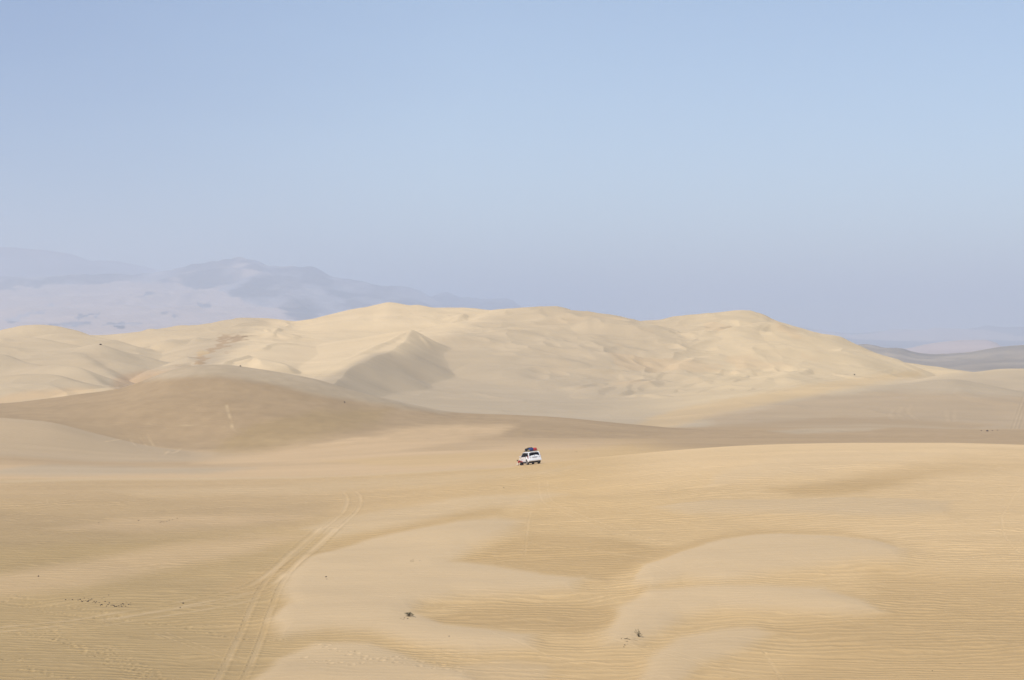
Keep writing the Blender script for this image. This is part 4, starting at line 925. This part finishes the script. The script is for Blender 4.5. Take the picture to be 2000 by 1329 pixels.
# cream sack on the sand to the left of the person
sxp = float(xpx(1011.3, 194.3)); sz_ = final_z(sxp, 194.3)
sk = empty('sack', (sxp, 194.3, sz_ - .02)); sk.rotation_euler = (0, 0, .2)
bm = bmesh.new(); bmesh.ops.create_uvsphere(bm, u_segments=20, v_segments=14, radius=1)
for v in bm.verts:
    p = v.co; a = math.atan2(p.y, p.x); t = (p.z + 1) / 2; w = .17 * (1 - t ** 3 * .8) * (1 + .06 * math.sin(5 * a)) * (1 if t > .1 else .9)
    v.co = Vector((math.cos(a) * w * math.sqrt(max(0, 1 - p.z ** 6)), math.sin(a) * w * .8 * math.sqrt(max(0, 1 - p.z ** 6)), t * .44))
mesh_obj('sack_body', bm, M_cream, sk, smooth=True)
bm = bmesh.new(); tube(bm, [(.05 * math.cos(a), .045 * math.sin(a), .385) for a in [2 * math.pi * k / 12 for k in range(13)]], .012, 5); mesh_obj('tie', bm, M_trou, sk)
setp(sk, 'pale cream sack standing on the sand left of the crouching person', 'sack')

# ------------------------------------------------------------------ plants, stick, stones
M_leaf = mat('dark_leaf', (.035, .050, .010), .7, nscale=6); M_twig = mat('twig', (.10, .075, .04), .85); M_leaf2 = mat('olive_leaf', (.06, .075, .018), .7, nscale=6)
M_stone = mat('dark_stone', (.045, .035, .028), .8, nscale=9); M_stone2 = mat('brown_stone', (.11, .08, .055), .85, nscale=9)
def leaf(bm, a, d, L, w, droop):
    d = Vector(d).normalized(); side = d.cross(Vector((0, 0, 1))).normalized(); prev = None; p = Vector(a)
    for k in range(7):
        t = k / 6; ww = w * math.sin(math.pi * (.08 + .9 * t)) * (1 - .3 * t)
        q = (bm.verts.new(p - side * ww), bm.verts.new(p + Vector((0, 0, -ww * .4))), bm.verts.new(p + side * ww))
        if prev: bm.faces.new((prev[0], prev[1], q[1], q[0])); bm.faces.new((prev[1], prev[2], q[2], q[1]))
        prev = q; p = p + d * (L / 6); d = (d + Vector((0, 0, -droop / 6))).normalized()
def plant_arching(px, py):
    x, y, z = spot(px, py); t = empty('desert_plant', (x, y, z - .01)); rn = random.Random(4)
    sb = bmesh.new(); tube(sb, [(0, 0, 0), (.01, 0, .1), (-.02, 0, .2)], [.025, .02, .012]); 
    stems = [(-.30, .02, .20), (-.24, .10, .06), (.27, .0, .14), (.05, .05, .26), (.16, -.06, .20), (-.12, -.05, .24), (-.15, .1, .15), (.3, .08, .05)]
    lb = bmesh.new()
    for sx_, sy, h in stems:
        tube(sb, [(0, 0, .05), (sx_ * .4, sy * .4, h * .75 + .03), (sx_ * .8, sy * .8, h)], [.014, .010, .006], 5)
        for k in range(11):
            f = .25 + .75 * k / 10; bx = sx_ * f * .9; bz = .05 + (h) * math.sin(min(1, f * 1.2) * math.pi / 2)
            a = rn.uniform(0, 2 * math.pi); leaf(lb, (bx, sy * f, bz), (math.cos(a) * .8 + sx_ * 2, math.sin(a) * .8, rn.uniform(-.1, .7)), rn.uniform(.09, .16), rn.uniform(.024, .040), rn.uniform(.5, 1.3))
    mesh_obj('stem', sb, M_twig, t); mesh_obj('foliage', lb, M_leaf, t); return t
setp(plant_arching(799, 1212.5), 'small dark green plant with arching leaves, left of the upright plant', 'plant')
def plant_upright(px, py):
    x, y, z = spot(px, py); t = empty('desert_plant', (x, y, z - .01)); rn = random.Random(9)
    sb = bmesh.new(); lb = bmesh.new()
    for sx_, sy, h in ((-.30, 0, .36), (-.22, .05, .48), (-.06, -.03, .58), (.02, .03, .42), (.08, 0, .40), (.15, .02, .24), (.24, .0, .14), (-.1, .1, .3), (.05, -.1, .3)):
        P_ = [Vector((0, 0, 0)), Vector((sx_ * .35, sy * .4, h * .45)), Vector((sx_ * .75, sy, h * .8)), Vector((sx_, sy, h))]
        tube(sb, P_, [.013, .010, .007, .004], 5)
        for k in range(9):
            f = .15 + .8 * k / 9; i = min(2, int(f * 3)); u = f * 3 - i; q = P_[i].lerp(P_[i + 1], u); a = rn.uniform(0, 6.28)
            leaf(lb, q, (math.cos(a), math.sin(a) * .7, .9), rn.uniform(.06, .11), .016, .3)
    mesh_obj('stem', sb, M_twig, t); mesh_obj('foliage', lb, M_leaf2, t); return t
setp(plant_upright(1247.5, 1251), 'small upright twiggy olive green plant beside a dry stick', 'plant')
def stick(px0, py0, px1, py1, r, label, grp=None, lift=.02):
    a = spot(px0, py0); b_ = spot(px1, py1); t = bmesh.new(); n_ = 7; pts = []
    for k in range(n_):
        f = k / (n_ - 1); x = (b_[0] - a[0]) * f; y = (b_[1] - a[1]) * f; pts.append((x + .01 * math.sin(5 * f), y, final_z(a[0] + x, a[1] + y) - a[2] + r * .6 + lift * math.sin(math.pi * f)))
    tube(t, pts, [r * (1 - .6 * abs(k / (n_ - 1) - .3)) for k in range(n_)], 6)
    # a broken side spur
    q = Vector(pts[2]); tube(t, [q, q + Vector((.04, .02, .05)), q + Vector((.07, .02, .11))], [r * .5, r * .4, r * .25], 5)
    o = mesh_obj('stick', t, M_twig, loc=a); setp(o, label, 'stick', grp); return o
stick(1219, 1255.5, 1232, 1256.3, .022, 'thick short dark end of the dry stick left of the upright plant')
stick(1233, 1256.6, 1247, 1258.0, .008, 'thin dry twig lying just below the upright plant')
for px, h, lab in ((802.5, .20, 'short thin twig sticking up from smooth sand, left one of the two'), (806.5, .28, 'taller thin twig sticking up from smooth sand, right one of the two')):
    x, y, z = spot(px, 1106); t = bmesh.new(); tube(t, [(0, 0, -.03), (.01, 0, h * .5), (-.01, 0, h)], [.016, .012, .006], 5); tube(t, [(.008, 0, h * .55), (.04, .01, h * .8)], [.008, .004], 5)
    setp(mesh_obj('twig', t, M_twig, loc=(x, y, z)), lab, 'twig')
def stone_mesh(seed, m):
    bm = bmesh.new(); bmesh.ops.create_icosphere(bm, subdivisions=3, radius=1); rn = random.Random(seed)
    planes = [(Vector((rn.gauss(0, 1), rn.gauss(0, 1), rn.gauss(0, 1))).normalized(), rn.uniform(.55, .95)) for _ in range(11)]
    for v in bm.verts:
        for n_, d_ in planes:
            k = v.co.dot(n_) - d_
            if k > 0: v.co -= n_ * k
        v.co *= 1 + rn.uniform(-.015, .015)
    me = bpy.data.meshes.new('stone'); bm.to_mesh(me); bm.free(); me.materials.append(m); me.polygons.foreach_set('use_smooth', [False] * len(me.polygons)); return me
SM = [stone_mesh(s, M_stone) for s in range(4)] + [stone_mesh(s + 10, M_stone2) for s in range(3)]
def stone(px, py, size, label, group=None, k=0, flat=.6, y0=75., y1=1000.):
    x, y, z = spot(px, py, y0, y1); o = bpy.data.objects.new('stone', SM[k % len(SM)]); C.objects.link(o); size *= 1.35
    o.location = (x, y, z + size * flat * .35); o.scale = (size, size * .8, size * flat); o.rotation_euler = (random.uniform(-.2, .2), random.uniform(-.2, .2), random.uniform(0, 6.28))
    return setp(o, label, 'stone', group)
stone(637, 1135.5, .075, 'larger black stone lying alone on the sand right of the tyre tracks', k=0, flat=.5)
stone(638.3, 1140, .04, 'smaller brown stone just below the lone black stone', k=5)
stone(75, 1129.5, .075, 'dark stone alone on the sand near the left edge, above the footprints', k=1)
stone(358, 1179, .08, 'dark flat stone beside the tyre tracks, right of the scattered stones', k=2, flat=.4)
stone(352, 1187, .05, 'small brown stone at the edge of the tyre tracks', k=5)
stone(877, 1253, .035, 'tiny dark stone on the pale sand between the two plants', k=3)
stone(693, 1280, .03, 'tiny dark stone near the footprints at the bottom', k=1)
stone(984, 953.5, .06, 'little dark stone high on the slope below the car', k=0)
stone(820, 1103.5, .04, 'little flat brown stone right of the two thin twigs', k=4, flat=.4)
for (px, py, s_) in ((790, 1216.5, .04), (796.5, 1218.2, .045), (787.5, 1219.5, .035), (783, 1217.5, .03), (811.5, 1213.5, .03)):
    stone(px, py, s_, 'small brown stone among those at the foot of the arching plant', 'stones at the foot of the arching plant', 5)
for (px, py, s_) in ((1213.8, 1255.3, .035), (1220, 1265.2, .045), (1218.7, 1268.2, .04), (1223, 1259.5, .03), (1225.5, 1259.5, .03), (1225, 1263.5, .025)):
    stone(px, py, s_, 'small brown stone near the dry stick below the upright plant', 'stones by the dry stick', 5)
rs = random.Random(12)
clus = [(152.5,1173),(156.5,1171.5),(159,1174.2),(161,1176),(164,1173.8),(164.5,1169.5),(167.5,1173.4),(169.5,1175),(171,1175.6),(172.5,1174.2),(173,1170.5),(176.5,1172.5),(179.5,1171),(181.5,1177.5),(183.5,1175.5),(186,1178.5),(188.5,1176),(193.5,1177.5),
        (199,1169.5),(203.5,1167),(212.5,1163.2),(199,1182),(200.5,1182.8),(196.5,1183),(211,1181.5),(213,1178.5),(219,1182.7),(220.5,1182.7),(222,1183.5),(224.5,1185.4),(226,1185.2),(228,1185),(231.5,1184.4),(233,1186.5),(236.5,1182.5),(236.5,1185.3),(238,1185.8),(241,1182.5),(245.5,1184.7),(247,1176.8),(251,1181.5),(255,1182.4),(255,1178.5),
        (142,1172.5),(135,1171.8),(128,1172.8),(205,1176),(208,1184.5),(216,1184),(240,1180)]
for k, (px, py) in enumerate(clus):
    stone(px + rs.uniform(-.5, .5), py + rs.uniform(-.3, .3), rs.choice([.03, .04, .045, .055]) * (1.3 if k in (8, 9, 26, 28, 29) else 1), 'small dark stone in the long scatter of stones at the lower left', 'dark stones scattered at the lower left', rs.randrange(7), .6)
for (px, py) in ((313,1022.5),(316,1021.5),(320,1021.8),(326,1021),(331,1018),(337,1017),(346,1014.5)):
    stone(px, py, .05, 'tiny stone in the short row on the pale streak at the left', 'row of tiny stones on the pale streak', rs.randrange(7))
for (px, py) in ((193,1023),(270,1019),(271.5,1018)):
    stone(px, py, .045, 'tiny stone left of the short row on the pale streak', 'stray stones left of the row', rs.randrange(7))
stone(1928.5, 842.8, .32, 'largest dark rock of the row at the foot of the right dune', k=0, y0=205)
for px, py, s_, lab in ((1916.5, 842, .2, 'brown rock left of the largest dark rock at the right'), (1938.3, 841.6, .18, 'small flat brown rock right of the largest dark rock'), (1948, 841, .17, 'faint small rock at the right end of the far row')):
    stone(px, py, s_, lab, k=5, y0=205)
for px, py, s_, lab in ((196.5, 674, .45, 'lone dark rock on the crest of the left dunes'), (673, 786.3, .22, 'lone dark stone on the right shoulder of the brown hill'), (1669, 733, .45, 'lone dark rock on the golden slope at the right'), (469.5, 715.8, .25, 'small dark stone on the crest of the brown hill')):
    stone(px, py, s_, lab, k=1, y0=205)
stone(1125.5, 883, .07, 'tiny dark stone on the brown slope right of the car', k=2, y0=198)
for px, py, lab in ((1875, 1297, 'tiny dark stone at the lower right, the right one'), (1821, 1311, 'tiny dark stone at the lower right, the left one')): stone(px, py, .03, lab, k=1)

# ------------------------------------------------------------------ the air
hz = bmesh.new(); box(hz, -33000, 33000, -33000, 33000, CZ - 68.5, 1050)
hm = bpy.data.materials.new('haze'); hm.use_nodes = True; N = hm.node_tree.nodes; L = hm.node_tree.links; N.remove(N['Principled BSDF'])
pv = N.new('ShaderNodeVolumePrincipled'); pv.inputs['Density'].default_value = 1.5e-4; pv.inputs['Color'].default_value = (.755, .83, .94, 1); pv.inputs['Anisotropy'].default_value = 0.0
L.new(pv.outputs[0], N['Material Output'].inputs['Volume'])
haze = mesh_obj('haze', hz, hm); setp(haze, 'pale blue dusty air over the whole desert', kind='stuff')
